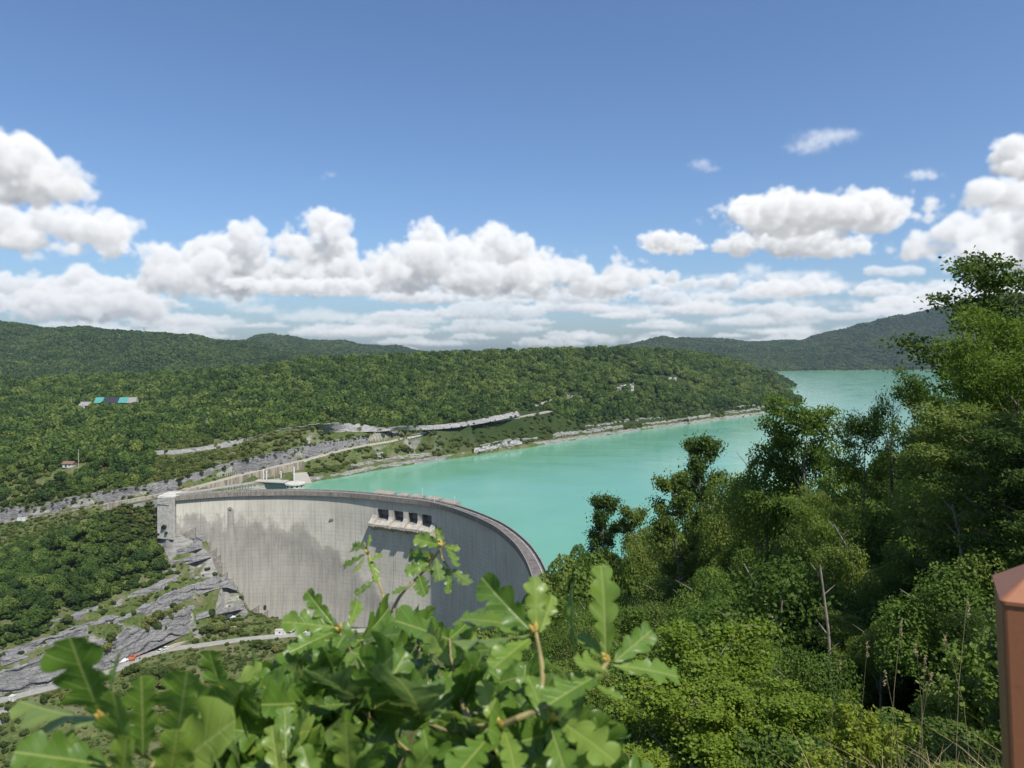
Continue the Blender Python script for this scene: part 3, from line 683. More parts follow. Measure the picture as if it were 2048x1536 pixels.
ribbon('crest_road', ACCESS, -3.2, 2.8, M_asphalt, .15)

# ---------------------------------------------------------------- the dam
DC = np.array([-148., 300.])
NCOL = 250
Cs = spline(CREST_IN, 1200); CL_S = np.r_[0, np.cumsum(np.linalg.norm(np.diff(Cs[:, :2], axis=0), axis=1))]
_T = np.gradient(Cs[:, :2], axis=0); _T /= np.linalg.norm(_T, axis=1)[:, None]; CN = np.stack([-_T[:, 1], _T[:, 0]], 1)   # upstream
def crest(s, off):
    return np.stack([np.interp(s, CL_S, Cs[:, 0]) + off * np.interp(s, CL_S, CN[:, 0]), np.interp(s, CL_S, Cs[:, 1]) + off * np.interp(s, CL_S, CN[:, 1])], -1)
_cpx = Cs[:, 0] / Cs[:, 1] * FPX + CXP
def s_at(px): i = int(np.argmin(np.abs(_cpx[:1000] - px))); return float(CL_S[i])
SEND = float(CL_S[-1])
def wall_off(z): return np.interp(z, [-105, -95, -70, -45, -20, 3], [-4.5, -2.8, 1.2, 2.8, 2.4, 1.6])
OPEN = [(752, 774), (784, 803), (813, 832), (841, 859)]; OS = [(s_at(a), s_at(b)) for a, b in OPEN]; OZ0, OZ1 = -10.2, -3.0

M_dam, t, p, o = material('weathered_concrete')
uvn = t.nodes.new('ShaderNodeUVMap'); uvn.uv_map = 'UVMap'; at = t.nodes.new('ShaderNodeAttribute'); at.attribute_name = 'stain'
us = t.nodes.new('ShaderNodeSeparateXYZ'); lk(t, uvn.outputs[0], us.inputs[0]); U, V_ = us.outputs[0], us.outputs[1]
big = nz(t, .045, 5, .6, uvn.outputs[0]); med = nz(t, .35, 6, .65, uvn.outputs[0]); strk = nz(t, 1.0, 6, .7, vscale(t, uvn.outputs[0], (.55, .035, 1)))
strk2 = nz(t, 1.0, 5, .75, vscale(t, uvn.outputs[0], (1.9, .05, 1), (7, 3, 0)))
c = ramp(t, big, [(.3, (.45, .42, .35)), (.55, (.54, .51, .43)), (.75, (.61, .58, .49))])
c = mix(t, ramp(t, strk, [(.38, .42), (.50, 0)]), c, (.30, .29, .265))
c = mix(t, ramp(t, strk2, [(.60, 0), (.74, .55)]), c, (.16, .155, .15))
c = mix(t, ramp(t, strk2, [(.26, .5), (.36, 0)]), c, (.58, .55, .47))
stn = mth(t, 'ADD', at.outputs['Fac'], mth(t, 'MULTIPLY', mth(t, 'SUBTRACT', nz(t, .11, 6, .62, vscale(t, uvn.outputs[0], (1, .6, 1))), .5), 1.5))
stn = mth(t, 'ADD', stn, mth(t, 'MULTIPLY', mth(t, 'SUBTRACT', strk, .5), .9))
dk = mix(t, med, (.175, .163, .145), (.30, .283, .25)); dk = mix(t, ramp(t, strk, [(.46, .5), (.6, 0)]), dk, (.10, .10, .10))
c = mix(t, ramp(t, stn, [(.0, 0), (.12, .46), (.40, .70), (1.0, .54)]), c, dk)
def lines(v, period, width, wob):
    x = mth(t, 'ADD', mth(t, 'DIVIDE', v, period), wob); f = mth(t, 'ABSOLUTE', mth(t, 'SUBTRACT', mth(t, 'FRACT', x), .5))
    return mth(t, 'GREATER_THAN', f, .5 - width / period)
w_ = mth(t, 'MULTIPLY', mth(t, 'SUBTRACT', med, .5), .05)
brk_ = ramp(t, nz(t, .25, 4, .6, uvn.outputs[0]), [(.40, 0), (.56, 1)])
lift = mth(t, 'MULTIPLY', lines(V_, 2.6, .20, w_), brk_)
form = mth(t, 'MULTIPLY', lines(U, 3.3, .12, w_), brk_)
joint = lines(U, 14.5, .18, 0.)
lim = mth(t, 'LESS_THAN', V_, -6.)
c = mix(t, mth(t, 'MULTIPLY', mth(t, 'MULTIPLY', mth(t, 'MAXIMUM', lift, mth(t, 'MULTIPLY', form, .55)), lim), .24), c, (.12, .118, .115))
c = mix(t, mth(t, 'MULTIPLY', joint, .34), c, (.13, .13, .125))
lk(t, c, p.inputs['Base Color']); p.inputs['Roughness'].default_value = .92; p.inputs['Specular IOR Level'].default_value = .15
bump(t, p, mth(t, 'ADD', mth(t, 'MULTIPLY', med, .6), mth(t, 'MULTIPLY', strk2, .5)), .35, .25)
M_conc = simple('grey_concrete', (.45, .43, .38), .9, .28, .5, spec=.15, bmp=.1)
M_concd = simple('stained_concrete', (.235, .215, .19), .92, .35, .6, spec=.15, bmp=.1)
M_fascia0 = simple('brown_concrete', (.27, .235, .19), .95, .3, .8, spec=.1)
M_lip = simple('lip_concrete', (.36, .335, .285), .92, .3, .5, spec=.1, bmp=.1)
M_road = simple('worn_roadway', (.135, .122, .112), .95, .38, .35, spec=.15, bmp=.05)
M_dark = simple('dark_recess', (.03, .03, .032), .8, .2, 1.)
M_whitep = simple('white_paint', (.62, .63, .62), .5, .06, 4.)
M_tan = simple('tan_paint', (.42, .35, .22), .6, .1, 4.)

dam = thing('arch_dam', (-148, 300, 0), 'huge curved grey concrete arch dam holding back the turquoise lake', 'dam')
def local(V, o=(-148, 300, 0)): return np.asarray(V, float) - np.array(o)
# downstream face with its four openings left out
ss = np.unique(np.r_[np.linspace(0, SEND, NCOL), [x for ab in OS for x in ab]])
ss = ss[np.r_[True, np.diff(ss) > .05]]
zs = np.unique(np.r_[np.linspace(3.2, -104, 44), OZ0, OZ1])[::-1]
SS, ZZ = np.meshgrid(ss, zs)
P = crest(SS.ravel(), wall_off(ZZ.ravel())); Vw = np.c_[P, ZZ.ravel()]
id_ = np.arange(SS.size).reshape(SS.shape); F = []
for a in range(len(zs) - 1):
    for b in range(len(ss) - 1):
        sm, zm = (ss[b] + ss[b + 1]) / 2, (zs[a] + zs[a + 1]) / 2
        if OZ0 < zm < OZ1 and any(x0 < sm < x1 for x0, x1 in OS): continue
        F.append((id_[a, b], id_[a + 1, b], id_[a + 1, b + 1], id_[a, b + 1]))
wall = raw('arch_wall', local(Vw), F, M_dam, dam, smooth=True, uv=np.c_[SS.ravel(), ZZ.ravel()])
sb = [s_at(x) for x in (352, 400, 440, 520, 590, 610, 640, 665, 690, 720, 760, 820, 880, 1000)]
zb_ = [-12, -12.5, -12, -14, -17, -22, -30, -34, -38, -47, -60, -64, -70, -90]
stain = (np.interp(SS.ravel(), sb, zb_) - ZZ.ravel()) / 24.
stain = np.minimum(stain, 1.2 - np.clip((-ZZ.ravel() - 58) / 26, 0, 1) * .45 * (SS.ravel() < s_at(600)))
_ds = np.abs(SS.ravel() - s_at(460)); stain = np.where((_ds < 1.6) & (ZZ.ravel() < -5), np.maximum(stain, .95), stain)
for _q in (375, 388, 405): stain += .55 * np.exp(-((SS.ravel() - s_at(_q)) / 1.7) ** 2) * np.exp(-((ZZ.ravel() + 10) / 4.) ** 2)
at_ = wall.data.attributes.new('stain', 'FLOAT', 'POINT'); at_.data.foreach_set('value', stain.astype(np.float32))
def sweep(name, prof, mat, s0=0., s1=None, step=2.2, parent=dam, org=(-148, 300, 0)):
    s1 = SEND if s1 is None else s1; s = np.linspace(s0, s1, max(2, int((s1 - s0) / step) + 1)); n = len(s); k = len(prof)
    V = np.vstack([np.c_[crest(s, np.full(n, o_)), np.full(n, z_)] for o_, z_ in prof]); F = []
    for i in range(k):
        j = (i + 1) % k
        F += [(i * n + q_, i * n + q_ + 1, j * n + q_ + 1, j * n + q_) for q_ in range(n - 1)]
    F += [tuple(i * n for i in range(k)), tuple(i * n + n - 1 for i in reversed(range(k)))]
    uv = np.vstack([np.c_[s, np.full(n, z_ + i * .7)] for i, (o_, z_) in enumerate(prof)])
    o = raw(name, local(V, org), F, mat, parent, uv=uv)
    bm = bmesh.new(); bm.from_mesh(o.data); bmesh.ops.recalc_face_normals(bm, faces=bm.faces); bm.to_mesh(o.data); bm.free(); return o
M_fascia, t, p, o = material('weathered_fascia')
uvn = t.nodes.new('ShaderNodeUVMap'); uvn.uv_map = 'UVMap'
a_ = nz(t, 1, 5, .7, vscale(t, uvn.outputs[0], (1.2, .16, 1))); b_ = nz(t, .12, 5, .6, uvn.outputs[0])
c = mix(t, ramp(t, a_, [(.38, .8), (.6, 0)]), mix(t, b_, (.20, .18, .155), (.34, .315, .27)), (.095, .085, .075))
lk(t, c, p.inputs['Base Color']); p.inputs['Roughness'].default_value = .95; p.inputs['Specular IOR Level'].default_value = .1
sweep('parapet', [(0, 6), (0, 2.95), (.42, 2.95), (.42, 6)], M_fascia)
sweep('roadway', [(.425, 4.9), (.425, 2.9), (6.6, 2.9), (6.6, 4.9)], M_road)
sweep('parapet', [(6.62, 5.95), (6.62, 2.6), (7.05, 2.6), (7.05, 5.95)], M_concd)
sweep('kerb', [(5.1, 5.08), (5.1, 4.91), (5.4, 4.91), (5.4, 5.08)], M_conc)
sweep('upstream_wall', [(6.2, 2.58), (6.2, -8), (6.9, -8), (6.9, 2.58)], M_concd)
# spillway: recesses, gates and the flip lips with piers between them
def blk(mb, s0, s1, prof, n=4):
    """prism along the crest: profile of (outward, z) pairs"""
    b = len(mb.v); k = len(prof)
    for s in np.linspace(s0, s1, n):
        for e, z in prof:
            x, y = crest(s, wall_off(-9.) - e); mb.v.append((x + 148, y - 300, z))
    for i in range(n - 1):
        for j in range(k): mb.f.append((b + i * k + j, b + (i + 1) * k + j, b + (i + 1) * k + (j + 1) % k, b + i * k + (j + 1) % k))
    mb.f.append(tuple(b + j for j in range(k))); mb.f.append(tuple(b + (n - 1) * k + j for j in reversed(range(k))))
for i, (a, b) in enumerate(OS):
    mb = MB()
    V = []
    for s in (a, b):
        for e, z in ((0, OZ1), (-7.5, OZ1 - .3), (-7.5, OZ0 + 2.4), (0, OZ0)):
            x, y = crest(s, (wall_off(OZ1) if z > -6 else wall_off(OZ0)) - e); V.append((x + 148, y - 300, z))
    mb.add(V, [(0, 4, 5, 1), (1, 5, 6, 2), (2, 6, 7, 3), (0, 1, 2, 3), (4, 7, 6, 5)])
    so = mb.build('spillway_bay', M_concd, dam)
    g_ = MB(); blk(g_, a + .25, b - .25, [(-7.2, OZ1 - .5), (-7.2, OZ0 + 2.5), (-6.8, OZ0 + 2.4), (-6.2, (OZ0 + OZ1) / 2), (-6.8, OZ1 - .5)], 2); g_.build('gate', M_dark, so)
    mb = MB(); blk(mb, a - .15, b + .15, [(-.3, OZ0 + .05), (1.8, OZ0 - 1.3), (4.1, OZ0 - 2.0), (4.2, OZ0 - 3.3), (2.6, OZ0 - 4.6), (-.6, OZ0 - 6.6)]); mb.build('spillway_lip', M_lip, dam)
ed = [(OS[0][0] - 4.2, OS[0][0] - .2)] + [(OS[i][1] + .2, OS[i + 1][0] - .2) for i in range(3)] + [(OS[3][1] + .2, OS[3][1] + 4.2)]
for a, b in ed:
    mb = MB(); blk(mb, a, b, [(-.3, OZ0 + 3.4), (1.2, OZ0 + 1.2), (3.4, OZ0 - .6), (5.2, OZ0 - 1.5), (5.3, OZ0 - 3.2), (3.2, OZ0 - 4.6), (-.6, OZ0 - 7.2)]); mb.build('spillway_pier', M_lip, dam)
# pier heads rising on the lake side of the crest
for a, b, h in ((733, 772, 7.0), (782, 800, 6.9), (808, 830, 6.9), (838, 858, 6.9), (864, 890, 6.9)):
    s0, s1 = s_at(a), s_at(b); mb = MB()
    lo = [crest(s, o_) for s, o_ in ((s0, 6.4), (s1, 6.4), (s1 + .3, 11.5), (s0 + .3, 11.5))]
    mb.hexa([(x + 148, y - 300, -4) for x, y in lo] + [(x + 148, y - 300, z) for (x, y), z in zip(lo, (5.6, 5.6, h, h))])
    pr = mb.build('pier_head', M_concd, dam)
    mb = MB(); mid = [crest(s, o_) for s, o_ in ((s0 + .9, 7.4), (s1 - .9, 7.4), (s1 - .7, 11.1), (s0 + 1.1, 11.1))]
    mb.hexa([(x + 148, y - 300, z + .05) for (x, y), z in zip(mid, (5.75, 5.75, h - .1, h - .1))] + [(x + 148, y - 300, z + .16) for (x, y), z in zip(mid, (5.75, 5.75, h - .1, h - .1))])
    mb.build('cover_slab', M_fascia0, pr)
# outlets high on the face, with their hoods
for px, py, w, h in ((460, 1021, 1.7, 1.7), (660, 1044, 2.6, 1.2)):
    s = s_at(px); z = 100 - (py - HYP) * 465 / FPX; mb = MB(); x, y = crest(s, wall_off(z) - .25); mb.box((x + 148, y - 300, z), (w, .7, h), 0); mb.build('outlet_box', M_concd if h < 2 else M_dark, dam)
for px, py in ((953 / 3.413 + 250, 1090 / 3.413 + 900),):
    s = s_at(px); z = 100 - (py - HYP) * 469 / FPX; mb = MB(); x, y = crest(s, wall_off(z) - .3); mb.box((x + 148, y - 300, z), (1.6, .9, 2.4)); mb.build('doorway', M_dark, dam)
# stepped footings where the arch meets the rock
FOOT = [(384,1060),(398,1078),(412,1096),(424,1108),(433,1123),(436,1137),(446,1158),(455,1174),(466,1188),(476,1202),(483,1217),(510,1228),(528,1240)]
for k, (px, py) in enumerate(FOOT):
    s = s_at(px); z = 100 - (py - HYP) * 465 / FPX; mb = MB(); x, y = crest(s, wall_off(z)); x1, y1 = crest(s + 2.6, wall_off(z))
    hh = 2.2 + (k * 37 % 5) * .35
    mb.hexa([(x - 3.2 + 148, y - 2.6 - 300, z - 5), (x1 + 148, y1 - 1.6 - 300, z - 5), (x1 + 148, y1 + 1 - 300, z - 5), (x - 3 + 148, y + 2 - 300, z - 5),
             (x - 3.2 + 148, y - 2.6 - 300, z - .3), (x1 + 148, y1 - 1.4 - 300, z + hh), (x1 + 148, y1 + 1 - 300, z + hh), (x - 3 + 148, y + 2 - 300, z + .2)])
    mb.build('footing', M_concd, dam)
# left abutment block with its louvred panel
ab = MB(); ax0, ax1 = G(316, 461, 0)[0], G(354, 461, 0)[0]
ab.hexa([(ax0 + 148, 160, -22), (ax1 + 148 - .4, 156.5, -22), (ax1 + 149, 176, -22), (ax0 + 148, 176, -22), (ax0 + 148, 160, 5.2), (ax1 + 148 - .4, 156.5, 5.2), (ax1 + 149, 176, 5.2), (ax0 + 148, 176, 5.2)])
abo = ab.build('abutment_block', M_conc, dam)
mb = MB()
for k in range(5): mb.hexa([(ax0 + 148.3, 159.4, 4.2 - k * .95), (ax0 + 157.0, 157.0, 4.2 - k * .95), (ax0 + 157, 158, 4.2 - k * .95), (ax0 + 148.3, 160.4, 4.2 - k * .95), (ax0 + 148.3, 159.5, 4.75 - k * .95), (ax0 + 157.0, 157.1, 4.75 - k * .95), (ax0 + 157, 158, 4.75 - k * .95), (ax0 + 148.3, 160.4, 4.75 - k * .95)])
mb.build('louvre_panel', M_conc, abo)
mb = MB(); w0 = Z(276, 1010, 4.0); mb.hexa([(w0[0] + 148, 168, -8), (ax0 + 147.98, 160.5, -10), (ax0 + 147.98, 162, -10), (w0[0] + 148, 170, -8), (w0[0] + 148, 168, 3.2), (ax0 + 147.98, 160.5, 4.4), (ax0 + 147.98, 162, 4.4), (w0[0] + 148, 170, 3.2)]); mb.build('wing_wall', M_conc, dam)

# retaining wall of the hill road, intake drum, gantries, masts
def wall_along(name, line, z0, z1, thick, mat, label, cat='wall'):
    L = spline(line, 60); a = np.array(L); b = np.array(shift(L, thick, 0)); n = len(L)
    V = np.vstack([np.c_[a[:, :2], a[:, 2] + z0], np.c_[a[:, :2], a[:, 2] + z1], np.c_[b[:, :2], b[:, 2] + z1], np.c_[b[:, :2], b[:, 2] + z0]]); F = []
    for k in range(4):
        j = (k + 1) % 4; F += [(k * n + i, k * n + i + 1, j * n + i + 1, j * n + i) for i in range(n - 1)]
    F += [(0, n, 2 * n, 3 * n), (n - 1, 4 * n - 1, 3 * n - 1, 2 * n - 1)]
    o = raw(name, V, F, mat, uv=np.c_[np.tile(np.arange(n) * 5., 4), V[:, 2]]); tag(o, label, cat); return o
M_retain, t, p, o = material('stained_masonry')
g = geo(t); a_ = nz(t, 1, 5, .7, vscale(t, g, (.5, .5, .06))); b_ = nz(t, .2, 5, .6, g)
lk(t, mix(t, ramp(t, a_, [(.42, .85), (.58, 0)]), mix(t, b_, (.34, .285, .21), (.42, .375, .30)), (.13, .105, .08)), p.inputs['Base Color']); p.inputs['Roughness'].default_value = .95
RL = [tuple(on_line(shift(ROAD, -7.0, 0), q)) for q in (214, 250, 293, 340, 381, 430, 469, 520, 570, 606)]
wall_along('retaining_wall', RL, -6.0, .95, .6, M_retain, 'long brown streaked retaining wall under the hill road behind the left end of the dam')
RL2 = [tuple(on_line(shift(ROAD, -4.0, 0), q)) for q in (-40, 30, 60, 100, 140, 170, 206)]
wall_along('road_parapet', RL2, -2.2, .75, .4, M_retain, 'low stained parapet along the hill road where it drops to the left')
RL3 = [tuple(on_line(shift(ROAD, -3.9, 0), q)) for q in (500, 560, 617, 680, 740, 793, 846)]
wall_along('guard_wall', RL3, -.9, .55, .3, M_conc, 'thin pale guard wall along the hill road above the lake')
dz_ = Z(580, 975, 3.0); it = thing('intake_building', (dz_[0], 512, 0), 'round concrete intake building with small dark windows at the lake edge behind the dam', 'building')
mb = MB().lathe((0, 0, 0), [(6.6, -6), (6.6, 3.1), (7.3, 3.3), (7.3, 4.2), (6.9, 4.5), (1, 4.6)], 32); mb.build('round_wall', M_conc, it)
for k in range(5):
    a = R(-150 + k * 30); mb = MB().box((6.55 * math.cos(a), 6.55 * math.sin(a), 2.4), (.5, 1.3, 1.1), a); mb.build('window', M_dark, it)
M_glass = simple('green_glass', (.03, .055, .052), .4, .3, 1., spec=.6)
M_roofg = simple('roof_slab', (.36, .34, .29), .9, .2, .6)
mb = MB(); x0, x1 = G(512, 508, 0)[0] - dz_[0], -6.2
mb.hexa([(x0, -2, -4), (x1, -3.5, -4), (x1, 4, -4), (x0, 4, -4), (x0 - 1.0, -2, 5.4), (x1, -3.5, 4.6), (x1, 4, 4.6), (x0 - 1.0, 4, 5.4)]); mb.build('side_wing', M_concd, it)
mb = MB(); mb.hexa([(x0 + 6.5, -3.35, .6), (x1 - .4, -3.85, .6), (x1 - .4, -3.5, .6), (x0 + 6.5, -3.0, .6), (x0 + 6.0, -3.3, 3.9), (x1 - .4, -3.85, 3.7), (x1 - .4, -3.5, 3.7), (x0 + 6.0, -3.0, 3.9)]); mb.build('glass_front', M_glass, it)
mb = MB(); mb.hexa([(x0 - 1.6, -3.0, 5.45), (x1 + .4, -4.4, 4.7), (x1 + .4, 5, 4.7), (x0 - 1.6, 5, 5.45), (x0 - 1.6, -3.0, 5.95), (x1 + .4, -4.4, 5.2), (x1 + .4, 5, 5.2), (x0 - 1.6, 5, 5.95)]); mb.build('roof', M_roofg, it)
for k, (px, y0, y1, r_, lab, m_) in enumerate(((527, 941, 966, .42, 'leftmost short white post behind the intake building', M_whitep), (533, 943, 967, .42, 'white post just right of the leftmost one behind the intake building', M_whitep),
        (562, 944, 968, .40, 'white post rising left of the round intake roof', M_whitep), (588, 936, 966, .46, 'tallest thick white post on the right behind the round intake roof', M_whitep), (549, 931, 966, .22, 'slim tan mast between the white posts', M_tan))):
    x, y, _ = G(px, 524 + k, 0); zt = 100 - (y0 - HYP) * y / FPX
    r0 = thing('mast' if m_ is M_tan else 'white_post', (x, y, 0), lab, 'mast' if m_ is M_tan else 'post')
    MB().tube([(0, 0, 0), (0, 0, zt)], r_, 12).build('shaft', m_, r0); MB().lathe((0, 0, zt), [(r_ * 1.25, 0), (r_ * 1.25, .3), (r_ * .3, .55)], 12).build('cap', m_, r0)
mb = MB(); q_ = [Z(592, 968, 1), Z(624, 966, 1), Z(614, 944, 6), Z(585, 946, 6)]
mb.hexa([(a, b, c - 3) for a, b, c in q_] + q_); tag(mb.build('boat_ramp', simple('ramp_concrete', (.30, .275, .23), .9, .15, .5)), 'pale sloping concrete ramp running into the lake behind the dam', 'ramp')
for px, py0, py1, lab in ((845, 979, 993, 'thin white lamp post on the pier heads, nearest the dam centre'), (909, 983, 998, 'thin white lamp post on the rightmost pier head'), (868.5, 992, 1003, 'short white pole on the downstream parapet of the crest')):
    s = s_at(px); x, y = crest(s, .2 if px == 868.5 else 12.); zb = 5.9 if px == 868.5 else 7.3; zt = zb + (py1 - py0) / FPX * y * .85
    x = (px - CXP) / FPX * y
    r0 = thing('lamp_post', (x, y, zb), lab, 'lamp post'); MB().tube([(0, 0, 0), (0, 0, zt - zb)], .11, 6).build('pole', M_whitep, r0); MB().box((0, 0, zt - zb + .1), (.9, .4, .2)).build('lamp_head', M_whitep, r0)

# ---------------------------------------------------------------- trees
rnd = np.random.RandomState(21)
def unit(v): return v / np.maximum(np.linalg.norm(v, axis=-1, keepdims=True), 1e-9)
def cards(c, nrm, size, rs, aspect=.62, fold=0.):
    """leaf-shaped faces (a pointed oval of six corners) at points c facing nrm"""
    n = len(c); a = unit(np.cross(nrm, unit(rs.randn(n, 3)))); b = np.cross(nrm, a)
    s = (size if np.ndim(size) else np.full(n, size))[:, None]
    a = a * s * .5; b = b * s * .5 * aspect
    V = np.stack([c - a, c - a * .25 + b, c + a * .45 + b * .8, c + a, c + a * .45 - b * .8, c - a * .25 - b], 1).reshape(-1, 3)
    F = np.arange(n * 6).reshape(n, 6)
    return V, F
def canopy(seed, n, size, rx=1., rz=.8, lobes=13, lumpy=.42, gap=.25, shell=(.86, .2)):
    """points and normals over a lumpy crown of unit radius, base at z = 0"""
    rs = np.random.RandomState(seed)
    d = unit(rs.randn(lobes, 3)); d[:, 2] = np.abs(d[:, 2]) * 1.1 - .25
    C = d * (.55 + .25 * rs.rand(lobes, 1)) * np.array([rx, rx, rz]); r = lumpy * (.65 + .6 * rs.rand(lobes))
    C = np.vstack([C, [[0, 0, 0]]]); r = np.r_[r, .55]
    k = rs.choice(len(r), n * 3, p=r ** 2 / (r ** 2).sum()); v = unit(rs.randn(n * 3, 3))
    p = C[k] + v * (r[k] * (shell[0] + shell[1] * rs.rand(n * 3)))[:, None]
    D = np.linalg.norm(p[:, None] - C[None], axis=2) / r[None]; D[np.arange(len(k)), k] = 9
    ok = (D.min(1) > shell[0]) & ((v[:, 2] > -.55) | (rs.rand(len(k)) < .25))
    ok &= (rs.rand(len(k)) > gap * (np.sin(p[:, 0] * 7 + seed) * np.sin(p[:, 1] * 6) * np.sin(p[:, 2] * 8) > .25))
    i = np.nonzero(ok)[0][:n]
    nn = unit(v[i] + .55 * rs.randn(len(i), 3))
    p = p[i]; p[:, 2] += rz * .75
    return p, nn, rs
MF_wood = foliage('wood_leaves', (.034, .070, .014), (.078, .134, .024), (.170, .218, .046), .34, .12)
MF_scrub = foliage('scrub_leaves', (.048, .080, .016), (.098, .130, .028), (.190, .195, .055), .32, .2)
MF_hill = foliage('hill_leaves', (.034, .070, .018), (.062, .108, .024), (.120, .160, .036), .25, .006)
M_bark = simple('grey_bark', (.16, .135, .105), .95, .3, 3., spec=.1, bmp=.03)
protos = bpy.data.collections.new('tree_kinds'); hprotos = bpy.data.collections.new('hill_tree_kinds'); sprotos = bpy.data.collections.new('scrub_kinds')
def proto(coll, name, seed, n, size, mat, rx=1., rz=.85, lobes=13, lumpy=.42):
    p, nn, rs = canopy(seed, n, size, rx, rz, lobes, lumpy)
    V, F = cards(p, nn, size * (.7 + .6 * rs.rand(len(p))), rs, .8)
    o = raw(name, V, F, mat); COL.objects.unlink(o); coll.objects.link(o); return o
for k in range(6): proto(protos, 'wood_crown', 30 + k, 620, .30, MF_wood, 1, (.8, 1.1, .9, 1.25, .75, 1.0)[k], 11 + k)
for k in range(4): proto(hprotos, 'hill_crown', 50 + k, 150, .55, MF_hill, 1, (.7, .85, .95, .75)[k], 8)
for k in range(4): proto(sprotos, 'scrub_crown', 70 + k, 420, .30, MF_scrub, 1, (.6, .75, .55, .9)[k], 9, .46)

def scatter_object(name, coll, P, scl, rotz, seed, kind='stuff', label=None):
    n = len(P); me = bpy.data.meshes.new(name); me.vertices.add(n); me.vertices.foreach_set('co', np.asarray(P, np.float32).ravel())
    rs = np.random.RandomState(seed)
    for nm, ty, val in (('scl', 'FLOAT_VECTOR', scl), ('rot', 'FLOAT_VECTOR', np.c_[np.zeros(n), np.zeros(n), rotz]), ('pick', 'INT', rs.randint(0, len(coll.objects), n))):
        a = me.attributes.new(nm, ty, 'POINT'); a.data.foreach_set('vector' if ty == 'FLOAT_VECTOR' else 'value', np.asarray(val, np.int32 if ty == 'INT' else np.float32).ravel())
    o = bpy.data.objects.new(name, me); COL.objects.link(o)
    ng = bpy.data.node_groups.new(name + '_nodes', 'GeometryNodeTree')
    ng.interface.new_socket('Geometry', in_out='INPUT', socket_type='NodeSocketGeometry'); ng.interface.new_socket('Geometry', in_out='OUTPUT', socket_type='NodeSocketGeometry')
    N = ng.nodes.new; gi, go = N('NodeGroupInput'), N('NodeGroupOutput'); ip = N('GeometryNodeInstanceOnPoints'); ci = N('GeometryNodeCollectionInfo')
    ci.inputs['Collection'].default_value = coll; ci.inputs['Separate Children'].default_value = True; ci.inputs['Reset Children'].default_value = True
    ip.inputs['Pick Instance'].default_value = True
    def attr(nm, ty):
        a = N('GeometryNodeInputNamedAttribute'); a.data_type = ty; a.inputs['Name'].default_value = nm; return a.outputs['Attribute']
    L = ng.links.new; L(gi.outputs[0], ip.inputs['Points']); L(ci.outputs[0], ip.inputs['Instance'])
    L(attr('pick', 'INT'), ip.inputs['Instance Index']); L(attr('rot', 'FLOAT_VECTOR'), ip.inputs['Rotation']); L(attr('scl', 'FLOAT_VECTOR'), ip.inputs['Scale']); L(ip.outputs[0], go.inputs[0])
    md = o.modifiers.new('scatter', 'NODES'); md.node_group = ng
    tag(o, label, None, None, kind); return o

def dens(l, step=2.):
    l = np.array(l, float); n = max(2, int(np.linalg.norm(np.diff(l, axis=0), axis=1).sum() / step)); return spline(l, n)
def dist_to(x, y, lines, step=3.):
    d = np.full(len(x), 1e9)
    for l in lines:
        q = dens(l, step)[:, :2]; lo, hi = q.min(0) - 40, q.max(0) + 40
        m = (x > lo[0]) & (x < hi[0]) & (y > lo[1]) & (y < hi[1])
        if m.any():
            i = np.nonzero(m)[0]
            for c0 in range(0, len(i), 20000):
                ii = i[c0:c0 + 20000]; d[ii] = np.minimum(d[ii], np.sqrt(((x[ii, None] - q[None, :, 0]) ** 2 + (y[ii, None] - q[None, :, 1]) ** 2).min(1)))
    return d
def depth_of(line, px):
    P = dens(line, 4.); q = P[:, 0] / P[:, 1] * FPX + CXP; k = np.argsort(q); return np.interp(px, q[k], P[k, 1], left=np.nan, right=np.nan)
def sample(px0, px1, y0, y1, cell, rs):
    """jittered points over a sector of ground"""
    xs = np.arange(min((px0 - CXP) / FPX * y0, (px0 - CXP) / FPX * y1), max((px1 - CXP) / FPX * y1, (px1 - CXP) / FPX * y0), cell); ys = np.arange(y0, y1, cell)
    X, Yv = np.meshgrid(xs, ys); X = (X + rs.rand(*X.shape) * cell).ravel(); Yv = (Yv + rs.rand(*Yv.shape) * cell).ravel()
    px = X / Yv * FPX + CXP; m = (px > px0) & (px < px1); return X[m], Yv[m], px[m]
CLIFFS_B = [CC_B, CC_T, CB_B, CB_T, CA_B, CA_T]
# plateau wood
x, y, px = sample(-330, 1640, 440, 1750, 6.6, rnd); z = ground(x, y)
roadd = depth_of(ROAD, px); cut1 = depth_of(CUT1_TOP, px); cut2 = depth_of(CUT2_T, px); shore = depth_of(SHORE, px)
c2b = depth_of(CUT2_B, px)
lo = np.where(np.isnan(cut2), np.where(np.isnan(cut1), np.nan, cut1), cut2); lo = np.where(np.isnan(lo), np.where(np.isnan(roadd), shore + 16, roadd + 7), lo) 
lo = np.where(px > 1095, shore + 27, lo)
lo = np.where(np.isnan(lo), np.where(px < 0, 480, 1250), lo)
keep = (y > lo + 3.5) & ((z > 2.5) | (px < 600))
d = dist_to(x, y, [CR1_B, CR1_T, CR2_B, CR2_T, CR3_B, CR3_T, ROAD, CUT1_TOP]); keep &= (d > 3.6) & (dist_to(x, y - 5, [CR1_B, CR2_B, CR3_B]) > 9)
barn_clear = [(-480, 850, 0)]
bx, by = G(225, 846, 0)[0], 846
keep &= ~((np.abs(x - bx) < 42) & (y > 828) & (y < 872)) & ~((np.abs(x - bx + 18) < 36) & (y > 800) & (y <= 830) & (rnd.rand(len(x)) < .75))
hx, hy = G(140, 540, 0)[0], 541
keep &= ~((np.abs(x - hx - 4) < 13) & (np.abs(y - hy + 4) < 11))
